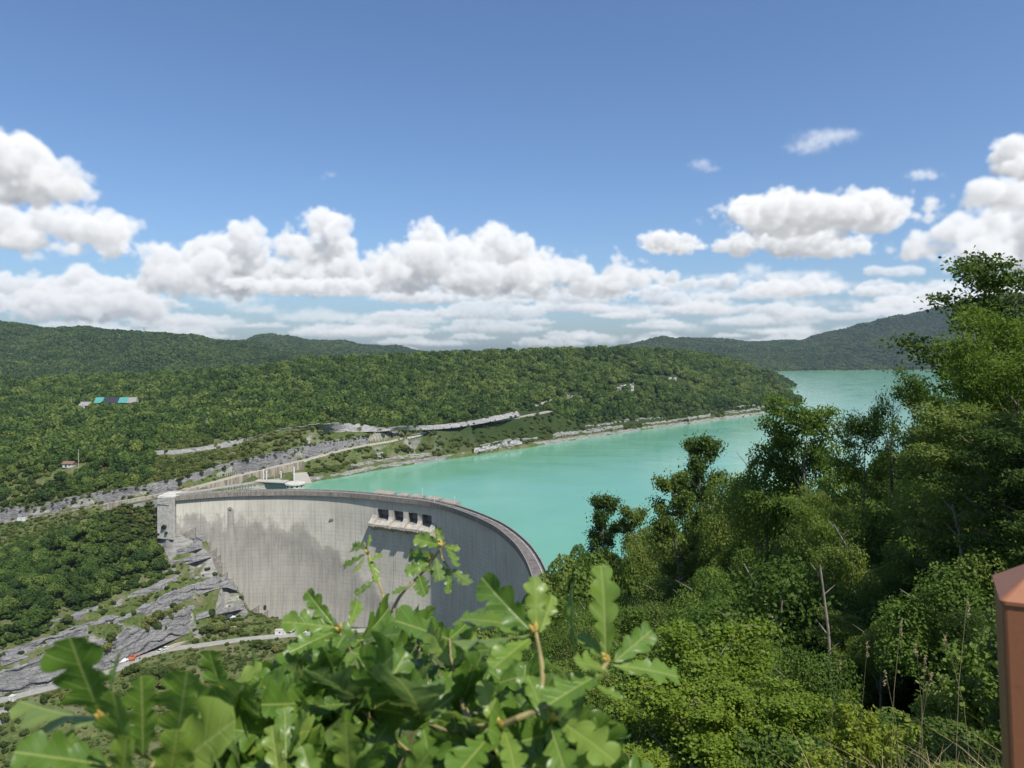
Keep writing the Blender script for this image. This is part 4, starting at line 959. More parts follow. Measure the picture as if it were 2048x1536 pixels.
for cpx, cpy, cw, cd in ((455, 787, 16, 14), (1409, 742, 9, 9)):
    cx_, cy_ = G(cpx, 900 if cpx < 900 else 1250, 0)[:2]; keep &= ~((np.abs(x - cx_) < cw) & (np.abs(y - cy_) < cd))
patch = noise3(x, y, x * 0 + 31, 180.)
edge = np.clip((y - lo) / 60, np.where(px < 300, .62, .45), 1)
h = (4.0 + 3.6 * rnd.rand(len(x)) ** 1.4 + 1.0 * patch) * np.where(px > 1095, np.clip((y - lo) / 45, .5, 1), edge); h = np.clip(h, 1.8, 8.2)
keep &= noise3(x, y, x * 0 + 77, 110.) > -1.75
keep &= rnd.rand(len(x)) < np.where((y - lo < 18) & (px > 1000), .8, .96)
k = np.nonzero(keep)[0]
sxy = h * (.72 + .3 * rnd.rand(len(x)))
scatter_object('plateau_wood', protos, np.c_[x, y, z - .25 * h][k], np.c_[sxy, sxy, h][k], rnd.rand(len(k)) * 6.28, 1, label='dense green wood covering the plateau and slopes beyond the lake')
# hill woods
def hillwood(name, px0, px1, y0, y1, cell, hgt, seed, zmin=3.):
    x, y, px = sample(px0, px1, y0, y1, cell, rnd); z = ground(x, y); k = z > zmin
    # leave out the far sides that nothing in front of them lets show
    x, y, z, px = x[k], y[k], z[k], px[k]
    h = hgt * (.75 + .5 * rnd.rand(len(x))); s = h * (.85 + .35 * rnd.rand(len(x)))
    scatter_object(name, hprotos, np.c_[x, y, z - .3 * h], np.c_[s, s, h], rnd.rand(len(x)) * 6.28, seed, label=name.replace('_', ' ') + ' seen as one green mass')
hillwood('left_hill_wood', -260, 820, 1400, 2640, 10.5, 6.6, 2)
hillwood('far_ridge_wood', 380, 1100, 2900, 4450, 17, 9.5, 3)
hillwood('far_hill_wood', 1120, 1640, 2600, 4900, 17, 9.5, 4)
hillwood('right_hill_wood', 1470, 2250, 3330, 4950, 12.5, 8.5, 5)
hillwood('headland_wood', 1400, 1600, 1760, 2600, 9, 6.5, 8)
hillwood('last_ridge_wood', 860, 1060, 5300, 5750, 24, 12, 6)
x, y, px = sample(-280, 420, 480, 640, 2.7, rnd); z = ground(x, y); c1 = depth_of(CUT1_TOP, px); c1 = np.where(np.isnan(c1), 500, c1); c2 = depth_of(CUT2_B, px)
keep = (y > c1 + 2.5) & ~((np.abs(x - hx - 4) < 12) & (np.abs(y - hy + 4) < 9)) & (np.isnan(c2) | (np.abs(y - c2) > 9)) & (rnd.rand(len(x)) < .62 + .2 * noise3(x, y, x * 0 + 41, 40.)); k = np.nonzero(keep)[0]; h = .8 + 1.7 * rnd.rand(len(x)) ** 1.6
scatter_object('hillside_scrub', sprotos, np.c_[x, y, z - .2 * h][k], np.c_[h * 1.25, h * 1.25, h][k], rnd.rand(len(k)) * 6.28, 23, label='thick scrub on the hillside round the small hut')
# scrub on the benches and on the slope between road and shore
x, y, px = sample(300, 1110, 470, 830, 2.6, rnd); z = ground(x, y)
cut1 = depth_of(CUT1_TOP, px); c2b = depth_of(CUT2_B, px); roadd = depth_of(ROAD, px); shore = depth_of(SHORE, px)
bench = (y > cut1 + 2.5) & (y < c2b - 9) & (px < 850)
slope_ = (y > shore + 9) & (y < roadd - 6) & (px > 615)
d = dist_to(x, y, [ROAD, WH1_B, WH2_B, WH3_B, CUT2_B] + [b for b, _t in SB]); pt = noise3(x, y, x * 0 + 3, 45.)
keep = (z > 2.5) & (d > 3.2) & ((bench & (rnd.rand(len(x)) < .42 + .2 * pt)) | (slope_ & (rnd.rand(len(x)) < .40 + .2 * pt)))
k = np.nonzero(keep)[0]; h = (1.0 + 1.5 * rnd.rand(len(x)) ** 2 + .35 * np.maximum(pt, 0)); s = h * (1.0 + .4 * rnd.rand(len(x)))
scatter_object('bench_scrub', sprotos, np.c_[x, y, z - .2 * h][k], np.c_[s, s, h][k], rnd.rand(len(k)) * 6.28, 7, label='low green scrub on the benches above the hill road and the lake shore')
# bushes hanging on the cuttings
_q = []
for l_, n_, sp in ((CUT1_TOP, 330, 2.2), (CUT1_B, 160, 1.6), (CUT2_T, 110, 1.6), (CUT2_B, 36, 1.5), (WH1_T, 14, 1.5), (WH2_B, 40, 2.0), (WH3_B, 40, 2.5), (WH2_T, 26, 1.2), (WH3_T, 26, 1.2)):
    P_ = spline(l_, n_); P_[:, :2] += rnd.randn(n_, 2) * sp; _q.append(P_[rnd.rand(n_) < .8])
_q = np.vstack(_q); _q[:, 2] = np.maximum(_q[:, 2] - .6, ground(_q[:, 0], _q[:, 1]) - .1); h = .5 + 1.2 * rnd.rand(len(_q)) ** 2
scatter_object('cutting_scrub', sprotos, np.c_[_q[:, :2], _q[:, 2] - .1], np.c_[h * 1.3, h * 1.3, h], rnd.rand(len(_q)) * 6.28, 18, label='scrub hanging on the edges of the rock cuttings')
# scrub of the lake shore further right
x, y, px = sample(1080, 1580, 760, 1300, 3.4, rnd); z = ground(x, y); shore = depth_of(SHORE, px)
keep = (dist_to(x, y + 2.5, [b for b, _t in SB]) > 4.) & (z > 2.2) & (y > shore + 7) & (y < shore + 33) & (rnd.rand(len(x)) < .5); k = np.nonzero(keep)[0]; h = 1.0 + 2.0 * rnd.rand(len(x)) ** 2
scatter_object('shore_scrub', sprotos, np.c_[x, y, z - .2 * h][k], np.c_[h * 1.2, h * 1.2, h][k], rnd.rand(len(k)) * 6.28, 8, label='sparse scrub along the rocky far shore')
# grass and low brush on the ledges left of the dam and round its foot
x, y, px = sample(-200, 660, 300, 490, 1.7, rnd); z = ground(x, y); d = dist_to(x, y, [LROAD, ROAD, ACCESS]); dc = dist_to(x, y, CLIFFS_B, 2.); pt = noise3(x, y, x * 0 + 11, 22.)
dfoot = np.min([np.hypot(x - p_[0], y - p_[1]) for p_ in Cs[::6]], 0)
keep = (d > 4.2) & (dc > 1.2) & (dfoot > 7) & (z < 3) & (rnd.rand(len(x)) < .30 + .24 * pt) & (z > -90); k = np.nonzero(keep)[0]
h = .35 + .95 * rnd.rand(len(x)) ** 2
scatter_object('ledge_scrub', sprotos, np.c_[x, y, z - .15 * h][k], np.c_[h * 1.5, h * 1.5, h][k], rnd.rand(len(k)) * 6.28, 9, label='low grass and brush growing on the rock ledges below the dam')

# single trees: the ridge left of the dam, the ledges, the bench
def make_tree(name, seed, n, size, mat, rx, rz, lobes, trunk_h):
    p, nn, rs = canopy(seed, n, size, rx, rz, lobes)
    V, F = cards(p, nn, size * (.7 + .6 * rs.rand(len(p))), rs, .75); V[:, 2] += trunk_h
    root = thing(name, (0, 0, -500), None, 'tree')
    raw('crown', V, F, mat, root)
    mb = MB(); mb.tube([(0, 0, -.6), (.03, .02, trunk_h * .6), (.0, .05, trunk_h + rz * .7)], [.10, .08, .03], 6)
    for a in range(4):
        q = a * 1.6 + seed; mb.tube([(.02, .03, trunk_h * .8), (.3 * math.cos(q), .3 * math.sin(q), trunk_h + rz * .35), (.6 * math.cos(q), .6 * math.sin(q), trunk_h + rz * .75)], [.05, .035, .012], 5)
    mb.build('trunk', M_bark, root); return root
def plant(root, loc, scale, rz, label, group, cat='tree', first=set()):
    if root.name not in first and root.location.z < -400: r0 = root; first.add(root.name)
    else:
        r0 = root.copy(); COL.objects.link(r0)
        for ch in root.children:
            c_ = ch.copy(); COL.objects.link(c_); c_.parent = r0
    r0.location = loc; r0.scale = (scale, scale, scale) if np.ndim(scale) == 0 else scale; r0.rotation_euler.z = rz
    tag(r0, label, cat, group); return r0
kinds = [make_tree('leafy_tree', 90 + k, 1500, .185, MF_wood, 1, (.85, 1.15, .95, .8, 1.05)[k], 14 + k, .35) for k in range(5)]
bushk = [make_tree('round_bush', 110 + k, 800, .22, MF_scrub, 1, (.75, .9, .65)[k], 10 + k, .08) for k in range(3)]
x, y, px = sample(-70, 345, 330, 492, 5.0, rnd); z = ground(x, y)
ca = depth_of(CA_T, px); ct = np.where(np.isnan(ca), depth_of(CB_T, px) + 6, ca + 4); ct = np.where((px > 205) , ct + 4, ct)
rd_ = depth_of(ROAD, px); acc = dist_to(x, y, [ACCESS, ROAD]); pyv = HYP - (z - CAMZ) * FPX / y
keep = (y > ct) & (acc > 5.5) & (y < np.where(np.isnan(rd_), 480, rd_ - 15)) & (px < 334 - np.clip((1040 - pyv) * .7, 0, 60))
k = np.nonzero(keep)[0]; print('ridge trees', len(k)); k = k[rnd.permutation(len(k))]; kk = k[240:]; k = k[:240]
x2, y2, p2 = sample(-300, 345, 330, 492, 3.4, rnd); z2 = ground(x2, y2); c2 = depth_of(CA_T, p2); c2 = np.where(np.isnan(c2), depth_of(CB_T, p2) + 3, c2 + 2); r2 = depth_of(ROAD, p2); v2 = HYP - (z2 - CAMZ) * FPX / y2
q2 = (y2 > c2) & (dist_to(x2, y2, [ACCESS, ROAD]) > 4.5) & (y2 < np.where(np.isnan(r2), 480, r2 - 6)) & (p2 < 342 - np.clip((1035 - v2) * .5, 0, 45)) & (rnd.rand(len(x2)) < .75); q2 = np.nonzero(q2)[0]; h2 = np.minimum(1.3 + 1.3 * rnd.rand(len(x2)), np.maximum(.4, (np.interp(p2, [-260, 0, 100, 200, 300, 340], [-34, -21, -14, -7, -1, 2]) - .6 - z2) / 2.))
scatter_object('ridge_underwood', protos, np.c_[x2, y2, z2 - .3 * h2][q2], np.c_[h2 * 1.2, h2 * 1.2, h2][q2], rnd.rand(len(q2)) * 6.28, 17, label='lower growth between the trees of the wood left of the dam')
for i in k:
    hh = (3.0 + 2.2 * rnd.rand() + .4 * math.sin(x[i] * .1)) * float(np.clip((478 - y[i]) / 26, .42, 1))
    hh = min(hh, max(.9, (np.interp(px[i], [-260, 0, 100, 200, 300, 340], [-34, -21, -14, -7, -1, 2]) - .8 - z[i]) / 2.1))
    plant(kinds[rnd.randint(5)], (x[i], y[i], z[i] - .3), (hh * 1.05, hh * 1.05, hh), rnd.rand() * 6.28, 'leafy tree in the dense wood left of the dam below the hill road', 'trees of the wood left of the dam')
_s = []
for px_ in np.arange(228, 322, 4.):
    for py_ in np.arange(1008, 1112, 6.):
        if px_ > 322 - max(0, 1045 - py_) * .35: continue
        ys = np.linspace(430, 490, 200); xs = (px_ - CXP) / FPX * ys; gzv = ground(xs, ys); ray = 100 - (py_ - HYP) * ys / FPX; i = int(np.argmax(gzv > ray))
        if gzv[i] > ray[i] and i: _s.append((xs[i], ys[i], gzv[i] - .2))
_s = np.array(_s); h = .6 + 1.0 * rnd.rand(len(_s)); _s = _s[dist_to(_s[:, 0], _s[:, 1], [ROAD, ACCESS]) > 4.6]; h = h[:len(_s)]
scatter_object('abutment_scrub', sprotos, _s, np.c_[h * 1.4, h * 1.4, h], rnd.rand(len(_s)) * 6.28, 19, label='scrub covering the steep ground left of the abutment block')
LB = [(300,1250,3.4),(318,1235,3.8),(335,1242,3.6),(352,1230,3.3),(312,1258,3.0),(290,1262,2.8),(330,1262,2.6),(222,1285,3.6),(212,1298,3.0),(135,1248,3.2),(128,1262,2.4),(365,1222,2.4),(270,1280,2.6),(255,1268,2.0),(345,1215,2.0)]
for px_, py_, h_ in LB:
    # on the ledges: slide along the sight line to the first ground below it
    ys = np.linspace(310, 468, 620); xs = (px_ - CXP) / FPX * ys; gzv = ground(xs, ys); ray = 100 - (py_ - HYP) * ys / FPX
    i = int(np.argmax(gzv > ray)) if (gzv > ray).any() else 300
    plant(bushk[rnd.randint(3)], (xs[i], ys[i], gzv[i] - .2), h_ * .95, rnd.rand() * 6.28, 'dark rounded bush on the rock ledges between the wood and the lower road', 'bushes on the rock ledges', 'bush')
FB = [(400,1283,2.6),(415,1280,3.0),(430,1278,3.2),(446,1276,3.1),(462,1275,2.7),(476,1272,2.2),(388,1288,2.0),(440,1268,2.6),(420,1270,2.4)]
for px_, py_, h_ in FB:
    x_, y_, z_ = Zr(px_, py_, .5); plant(bushk[rnd.randint(3)], (x_, y_ + 3, gz(x_, y_ + 3) - .1), h_, rnd.rand() * 6.28, 'bush in the thicket between the lower road and the track below the dam', 'thicket at the foot of the dam', 'bush')
for px_, py_, h_ in [(270,1345,3),(290,1352,3.4),(310,1350,3.2),(330,1358,3.4),(350,1362,3),(300,1370,3.4),(325,1378,3.2),(280,1366,2.8),(360,1375,2.6),(345,1340,2.4),(250,1352,2.4),(375,1352,1.8),(20,1420,2.2),(50,1412,2.0),(90,1402,2.2),(10,1440,2.4),(130,1400,2.6),(160,1390,2.2),(195,1382,2.6),(70,1430,2)]:
    ys = np.linspace(300, 450, 500); xs = (px_ - CXP) / FPX * ys; gzv = ground(xs, ys); ray = 100 - (py_ - HYP) * ys / FPX; i = int(np.argmax(gzv > ray)) if (gzv > ray).any() else 300
    plant(bushk[rnd.randint(3)], (xs[i], ys[i], gzv[i] - .1), h_, rnd.rand() * 6.28, 'green bush on the meadow bank just below the lower road', 'bushes below the lower road', 'bush')
for px_, py_, w_, lab in [(515,1292,4.2,'dark blue green spreading conifer shrub beside the lower road, near the leaves'),(535,1296,4.0,'dark blue green spreading conifer shrub, middle one beside the lower road'),(555,1300,4.0,'dark blue green spreading conifer shrub, half behind the oak leaves')]:
    x_, y_, z_ = Zr(px_, py_, -1); plant(bushk[1], (x_, y_, gz(x_, y_) - .3), (w_, w_, 2.2), rnd.rand() * 6, lab, None, 'shrub')

# ---------------------------------------------------------------- buildings, poles, vehicles
M_wallg = simple('grey_render', (.34, .33, .31), .9, .15, 1.); M_wallw = simple('white_render', (.48, .47, .44), .85, .08, 2.)
M_teal = simple('teal_sheet_roof', (.07, .26, .23), .55, .2, .5); M_solar = simple('solar_panels', (.035, .038, .048), .35, .2, .6, spec=.4)
M_fib = simple('grey_corrugated_roof', (.24, .225, .21), .8, .18, .6); M_brown = simple('brown_tiles', (.17, .10, .08), .85, .2, 1.5)
M_orange = simple('orange_paint', (.48, .12, .04), .5, .1, 3.); M_tyre = simple('tyre_rubber', (.03, .03, .03), .85, .1, 5.); M_cglass = simple('car_glass', (.03, .04, .05), .1, .1, 2., spec=.7)
M_wood = simple('grey_pole', (.40, .38, .34), .85, .15, 4.); M_steel = simple('galvanised_steel', (.42, .44, .45), .5, .1, 4., metal=.5); M_hay = simple('hay', (.48, .36, .16), .95, .2, 3.)
bxx, byy, bz = G(228, 850, 0)[0], 850., 0
bz = gz(bxx, byy) + .1; k_ = byy / FPX
barn = thing('barn', (bxx, byy, bz), 'long barn with teal and dark solar roof standing in the wood above the dam', 'barn')
def bx_(px): return (px - 228) * k_
zr, ze = CAMZ - (795 - HYP) * k_ - bz, CAMZ - (805.5 - HYP) * k_ - bz
MB().box(((bx_(188) + bx_(270)) / 2, 8.2, ze / 2 - 1), (bx_(270) - bx_(188) - .6, .4, ze + 2)).build('rear_wall', M_wallg, barn)
for nm, a, b, m_ in (('roof_panel', 188, 205, M_teal), ('solar_roof', 205, 236, M_solar), ('roof_panel', 236, 254, M_teal), ('roof_panel', 254, 271, M_fib)):
    x0, x1 = bx_(a) + .03, bx_(b) - .03
    MB().hexa([(x0, -1, ze - .25), (x1, -1, ze - .25), (x1, 4.2, zr - .25), (x0, 4.2, zr - .25), (x0, -1, ze), (x1, -1, ze), (x1, 4.2, zr), (x0, 4.2, zr)]).build(nm, m_, barn)
    MB().hexa([(x0, 4.25, zr - .25), (x1, 4.25, zr - .25), (x1, 9, ze - .25), (x0, 9, ze - .25), (x0, 4.25, zr), (x1, 4.25, zr), (x1, 9, ze), (x0, 9, ze)]).build(nm, m_, barn)
MB().box(((bx_(255) + bx_(270)) / 2, .4, ze / 2 - .6), (bx_(270) - bx_(255), .4, ze + .6)).build('front_wall', M_wallw, barn)
for q in range(7): MB().box((bx_(190 + q * 10.5), -.2, ze / 2 - .5), (.3, .3, ze + .6)).build('post', M_dark, barn)
for sgn in (188.4, 270.6):
    MB().add([(bx_(sgn) - .12, -.6, -.8), (bx_(sgn) - .12, 8.6, -.8), (bx_(sgn) - .12, 8.6, ze - .3), (bx_(sgn) - .12, 4.2, zr - .4), (bx_(sgn) - .12, -.6, ze - .3), (bx_(sgn) + .12, -.6, -.8), (bx_(sgn) + .12, 8.6, -.8), (bx_(sgn) + .12, 8.6, ze - .3), (bx_(sgn) + .12, 4.2, zr - .4), (bx_(sgn) + .12, -.6, ze - .3)],
             [(0, 1, 2, 3, 4), (9, 8, 7, 6, 5), (0, 5, 6, 1), (1, 6, 7, 2), (2, 7, 8, 3), (3, 8, 9, 4), (4, 9, 5, 0)]).build('gable_wall', M_wallg, barn)
shed = thing('shed', (bxx + bx_(173), byy - 1, bz), 'low grey roofed shed joined to the left end of the teal barn', 'shed')
zs1, zs0 = CAMZ - (804 - HYP) * k_ - bz, CAMZ - (811 - HYP) * k_ - bz; hw = bx_(187.3) - bx_(158); hw /= 2
MB().hexa([(-hw, -2, zs0 - .2), (hw, -2, zs0 - .2), (hw, 5, zs1 - .2), (-hw, 5, zs1 - .2), (-hw, -2, zs0), (hw, -2, zs0), (hw, 5, zs1), (-hw, 5, zs1)]).build('roof', M_fib, shed)
MB().box((0, 4.4, zs1 / 2 - .8), (hw * 2 - .5, .3, zs1 + .6)).build('rear_wall', M_wallg, shed); MB().box((-hw * .5, -1.6, zs0 / 2 - .6), (hw * .9, .3, zs0 + .6)).build('front_wall', M_wallw, shed)
for px, py, w, hgt, m_, nm, lab in ((214, 809, 7, 2.6, M_orange, 'farm_trailer', 'orange farm trailer parked under the edge of the teal barn roof'), (178, 814, 5, 2.2, M_whitep, 'farm_trailer', 'white farm trailer in front of the low grey shed')):
    x_, y_, z_ = G(px, byy - 6, 0); z_ = gz(x_, y_); r0 = thing(nm, (x_, y_, z_), lab, 'trailer')
    MB().hexa([(-2, -1, .7), (2, -1, .7), (2, 1, .7), (-2, 1, .7), (-2.2, -1.15, hgt), (2.2, -1.15, hgt), (2.2, 1.15, hgt), (-2.2, 1.15, hgt)]).build('body', m_, r0)
    for wx in (-1.2, 1.2): MB().tube([(wx, -1.25, .5), (wx, -.95, .5)], .5, 12).build('wheel', M_tyre, r0)
x_, y_, _ = G(224, byy - 7, 0); z_ = gz(x_, y_)
for q in range(3): r0 = thing('hay_bale', (x_ + q * 1.7, y_ + .4 * q, z_), 'round straw bale lying in front of the teal barn', 'hay bale', 'bales in front of the barn'); MB().tube([(-.7, 0, .7), (-.5, 0, .7), (.5, 0, .7), (.7, 0, .7)], [.66, .72, .72, .66], 14).build('bale', M_hay, r0)
# hut
x_, y_, _ = G(138, 541, 0); z_ = gz(x_, y_); hut = thing('hut', (x_, y_, z_), 'small pale hut with a brown roof in the bushes at far left', 'hut')
MB().box((0, 0, 1.0), (7.6, 4, 3.0)).build('wall', M_wallw, hut); MB().box((-1.2, -2.03, 1.0), (1.2, .1, 2.0)).build('door', M_dark, hut); MB().box((1.6, -2.03, 1.5), (1.1, .1, .9)).build('window', M_dark, hut)
MB().add([(-4.3, -2.6, 2.45), (4.3, -2.6, 2.45), (4.3, 2.6, 2.45), (-4.3, 2.6, 2.45), (-4.3, 0, 4.3), (4.3, 0, 4.3)], [(0, 1, 5, 4), (2, 3, 4, 5), (1, 2, 5), (3, 0, 4), (3, 2, 1, 0)]).build('roof', M_brown, hut)
yard = [(x_ + a, y_ - 3 + b) for a, b in ((-3, -2.5), (9, -3.2), (17, -.5), (15, 2.0), (5, .8), (-2, .2))]
tag(raw('hut_yard', [(a, b, gz(a, b) + .12) for a, b in yard] + [(a, b, gz(a, b) - .6) for a, b in yard], [tuple(range(6))] + [(i, i + 6, (i + 1) % 6 + 6, (i + 1) % 6) for i in range(6)], M_track), kind='structure')
# poles and the wire to the barn
def pole(px, d, py0, lab, arm=True):
    x, y, _ = G(px, d, 0); z = gz(x, y); zt = CAMZ - (py0 - HYP) * d / FPX; r0 = thing('utility_pole', (x, y, z), lab, 'utility pole')
    MB().tube([(0, 0, -.5), (0, 0, zt - z)], [.22, .14], 8).build('shaft', M_wood, r0)
    if arm: MB().box((0, 0, zt - z - .4), (1.8, .14, .16)).build('crossarm', M_wood, r0)
    return (x, y, zt - .3)
pa = pole(143, 846, 795, 'pale utility pole left of the grey shed'); pb = pole(157, 538, 899, 'utility pole beside the brown roofed hut'); pc = pole(414, 640, 836, 'utility pole in the wood between the barn and the rock cutting')
a, b = Vector((bxx + bx_(262), byy - .5, bz + ze - .3)), Vector(pc); tag(MB().tube([a.lerp(b, t_) - Vector((0, 0, 5 * t_ * (1 - t_) * 1.6)) for t_ in np.linspace(0, 1, 14)], .045, 5).build('power_cable', M_steel), 'thin power cable sagging from the barn down to the utility pole in the wood', 'cable')
def pylon(px, d, py0, py1, lab):
    x, y, _ = G(px, d, 0); z = gz(x, y); H = CAMZ - (py0 - HYP) * d / FPX - z; r0 = thing('pylon', (x, y, z), lab, 'pylon'); mb = MB(); w = H * .12
    for sx, sy in ((-1, -1), (1, -1), (1, 1), (-1, 1)): mb.tube([(sx * w, sy * w, -1), (sx * w * .3, sy * w * .3, H * .62), (sx * w * .2, sy * w * .2, H)], .28, 4)
    for k in range(5):
        h0, h1 = H * .12 * k, H * .12 * (k + 1); f = lambda h: w * (1 - .7 * h / (H * .62))
        for s in (-1, 1): mb.tube([(-f(h0), s * f(h0), h0), (f(h1), s * f(h1), h1)], .16, 3); mb.tube([(f(h0), s * f(h0), h0), (-f(h1), s * f(h1), h1)], .16, 3)
    mb.build('lattice', M_steel, r0); mb = MB()
    for h, l in ((.66, .30), (.80, .36), (.94, .24)): mb.tube([(-H * l, 0, H * h), (0, 0, H * (h + .03)), (H * l, 0, H * h)], .3, 4)
    mb.build('crossarms', M_steel, r0)
pylon(288, 2470, 655, 668, 'tiny lattice pylon on the skyline of the left wooded hill'); pylon(536, 4190, 664, 672, 'tiny lattice pylon on the top of the farther wooded ridge')
# vehicles and small things on the lower road
def vehicle(px, py, z, rz, col, lab, van=False, cat='car'):
    x, y, zz = Zr(px, py, z); zz = gz(x, y) + .22; r0 = thing('parked_van' if van else 'parked_car', (x, y, zz), lab, 'van' if van else cat, rz=rz); L, Wd, Hh = (5.2, 1.95, 2.3) if van else (4.3, 1.78, 1.45)
    m_ = simple('car_paint', col, .35, .04, 3., spec=.5); h = L / 2; w = Wd / 2
    lo = [(-h, .35), (-h, .85), (-h + .25, 1.0), (h - 1.1, 1.0), (h - .1, .82), (h, .6), (h, .35)] if not van else [(-h, .4), (-h, 1.1), (h - .9, 1.1), (h - .05, 1.0), (h, .6), (h, .4)]
    mb = MB(); n = len(lo); mb.add([(a, -w, b) for a, b in lo] + [(a, w, b) for a, b in lo], [tuple(range(n)), tuple(range(2 * n - 1, n - 1, -1))] + [(i, i + n, (i + 1) % n + n, (i + 1) % n) for i in range(n)]); mb.build('body', m_, r0)
    up = [(-h + .1, 1.0), (-h + .55, Hh), (h - 2.0, Hh), (h - 1.1, 1.0)] if not van else [(-h + .02, 1.1), (-h + .1, Hh), (h - 1.7, Hh), (h - .9, 1.1)]
    mb = MB(); mb.add([(a, -w * .93, b) for a, b in up[:1]] + [(a, -w * .82, b) for a, b in up[1:3]] + [(up[3][0], -w * .93, up[3][1])] + [(a, w * .93, b) for a, b in up[:1]] + [(a, w * .82, b) for a, b in up[1:3]] + [(up[3][0], w * .93, up[3][1])], [(0, 1, 2, 3), (7, 6, 5, 4), (0, 4, 5, 1), (1, 5, 6, 2), (2, 6, 7, 3)])
    mb.build('cabin', m_ if van else M_cglass, r0)
    if van: MB().hexa([(h - 1.62, -w * .8, 1.3), (h - 1.02, -w * .85, 1.2), (h - 1.02, w * .85, 1.2), (h - 1.62, w * .8, 1.3), (h - 1.75, -w * .75, Hh - .1), (h - 1.58, -w * .75, Hh - .1), (h - 1.58, w * .75, Hh - .1), (h - 1.75, w * .75, Hh - .1)]).build('windscreen', M_cglass, r0)
    else: MB().box((-.35, 0, Hh + .012), (1.5, Wd * .8, .05)).build('roof', m_, r0)
    for sx in (-1, 1):
        for sy in (-1, 1): MB().tube([(sx * h * .62, sy * (w - .2), .34), (sx * h * .62, sy * (w + .02), .34)], .34, 12).build('wheel', M_tyre, r0)
    return r0
WH = (.74, .74, .73); rdir = math.atan2(LROAD[6][1] - LROAD[5][1], LROAD[6][0] - LROAD[5][0])
vehicle(186, 1347, 0, rdir, (.55, .56, .57), 'silver car parked on the lower road, half hidden behind the big oak leaf')
vehicle(246, 1322, .6, rdir, WH, 'white van at the roadside left of the orange digger', True); vehicle(321, 1303, .2, rdir + .4, WH, 'white car at the fork of the lower road, the left one of two'); vehicle(332, 1297, .4, rdir + .4, WH, 'white car at the fork of the lower road, the right one of two')
vehicle(462, 1243, 2.2, .5, WH, 'white van parked high on the track against the foot of the rock ledges', True); vehicle(584, 1262, .3, 1.4, WH, 'white van standing on the apron at the foot of the dam', True); vehicle(606, 1266, .2, .2, (.6, .61, .62), 'light grey car on the apron, half hidden by oak leaves')
x, y, z = Zr(561, 1268, .2); cb = thing('site_cabin', (x, y, gz(x, y)), 'small white site cabin at the foot of the dam', 'cabin'); MB().box((0, 0, 1.4), (6.2, 2.5, 2.8)).build('wall', M_whitep, cb); MB().box((0, 0, 2.92), (6.5, 2.8, .22)).build('roof', M_conc, cb); MB().box((-.2, -1.28, 1.6), (1.1, .08, .8)).build('window', M_cglass, cb); MB().box((2.0, -1.28, 1.05), (.9, .08, 2.0)).build('door', M_conc, cb)
x, y, z = Zr(25, 1402, -.2); kb = thing('roadside_kiosk', (x, y, gz(x, y)), 'small white kiosk box beside the lower road at far left', 'kiosk'); MB().box((0, 0, 1.2), (2.4, 2.0, 2.5)).build('wall', M_whitep, kb); MB().hexa([(-1.4, -1.2, 2.46), (1.4, -1.2, 2.46), (1.4, 1.2, 2.46), (-1.4, 1.2, 2.46), (-1.1, -.9, 2.75), (1.1, -.9, 2.75), (1.1, .9, 2.75), (-1.1, .9, 2.75)]).build('roof', M_conc, kb); MB().box((.1, -1.03, 1.0), (.9, .06, 1.9)).build('door', M_conc, kb)
x, y, z = on_line(shift(ROAD, -5.2, 0), 44); sg = thing('roadside_kiosk', (x, y, z - .3), 'pair of white roadside boxes where the hill road leaves at far left', 'kiosk')
for q in (-1.6, 1.6): MB().box((q, 0, 1.2), (2.4, 1.6, 2.4)).build('box', M_whitep, sg); MB().box((q, 0, 2.45), (2.6, 1.8, .12)).build('lid', M_conc, sg)
x, y, z = Zr(264, 1320, .2); dg = thing('digger', (x, y, gz(x, y) + .1), 'small orange red digger at the edge of the lower road', 'digger', rz=.5)
for sy in (-1, 1): MB().tube([(-1.4, sy * .9, .35), (1.4, sy * .9, .35)], .34, 8).build('track', M_tyre, dg)
MB().hexa([(-1.6, -1, .75), (1.1, -1, .75), (1.1, 1, .75), (-1.6, 1, .75), (-1.5, -.95, 1.8), (.9, -.95, 1.7), (.9, .95, 1.7), (-1.5, .95, 1.8)]).build('body', M_orange, dg); cbn = MB().box((.2, .45, 2.3), (1.3, .9, 1.2)).build('cab', M_orange, dg); MB().box((.3, .45, 2.4), (1.36, .96, .6)).build('window', M_cglass, cbn)
MB().tube([(1.0, -.3, 1.3), (2.4, -.3, 3.0), (3.7, -.3, 2.4)], [.22, .2, .14], 6).build('boom', M_orange, dg); MB().tube([(3.7, -.3, 2.4), (3.9, -.3, .9)], .15, 6).build('arm', M_orange, dg); MB().hexa([(3.5, -.7, .2), (4.2, -.7, .2), (4.2, .1, .2), (3.5, .1, .2), (3.6, -.7, .95), (4.1, -.7, .9), (4.1, .1, .9), (3.6, .1, .95)]).build('bucket', M_tyre, dg)
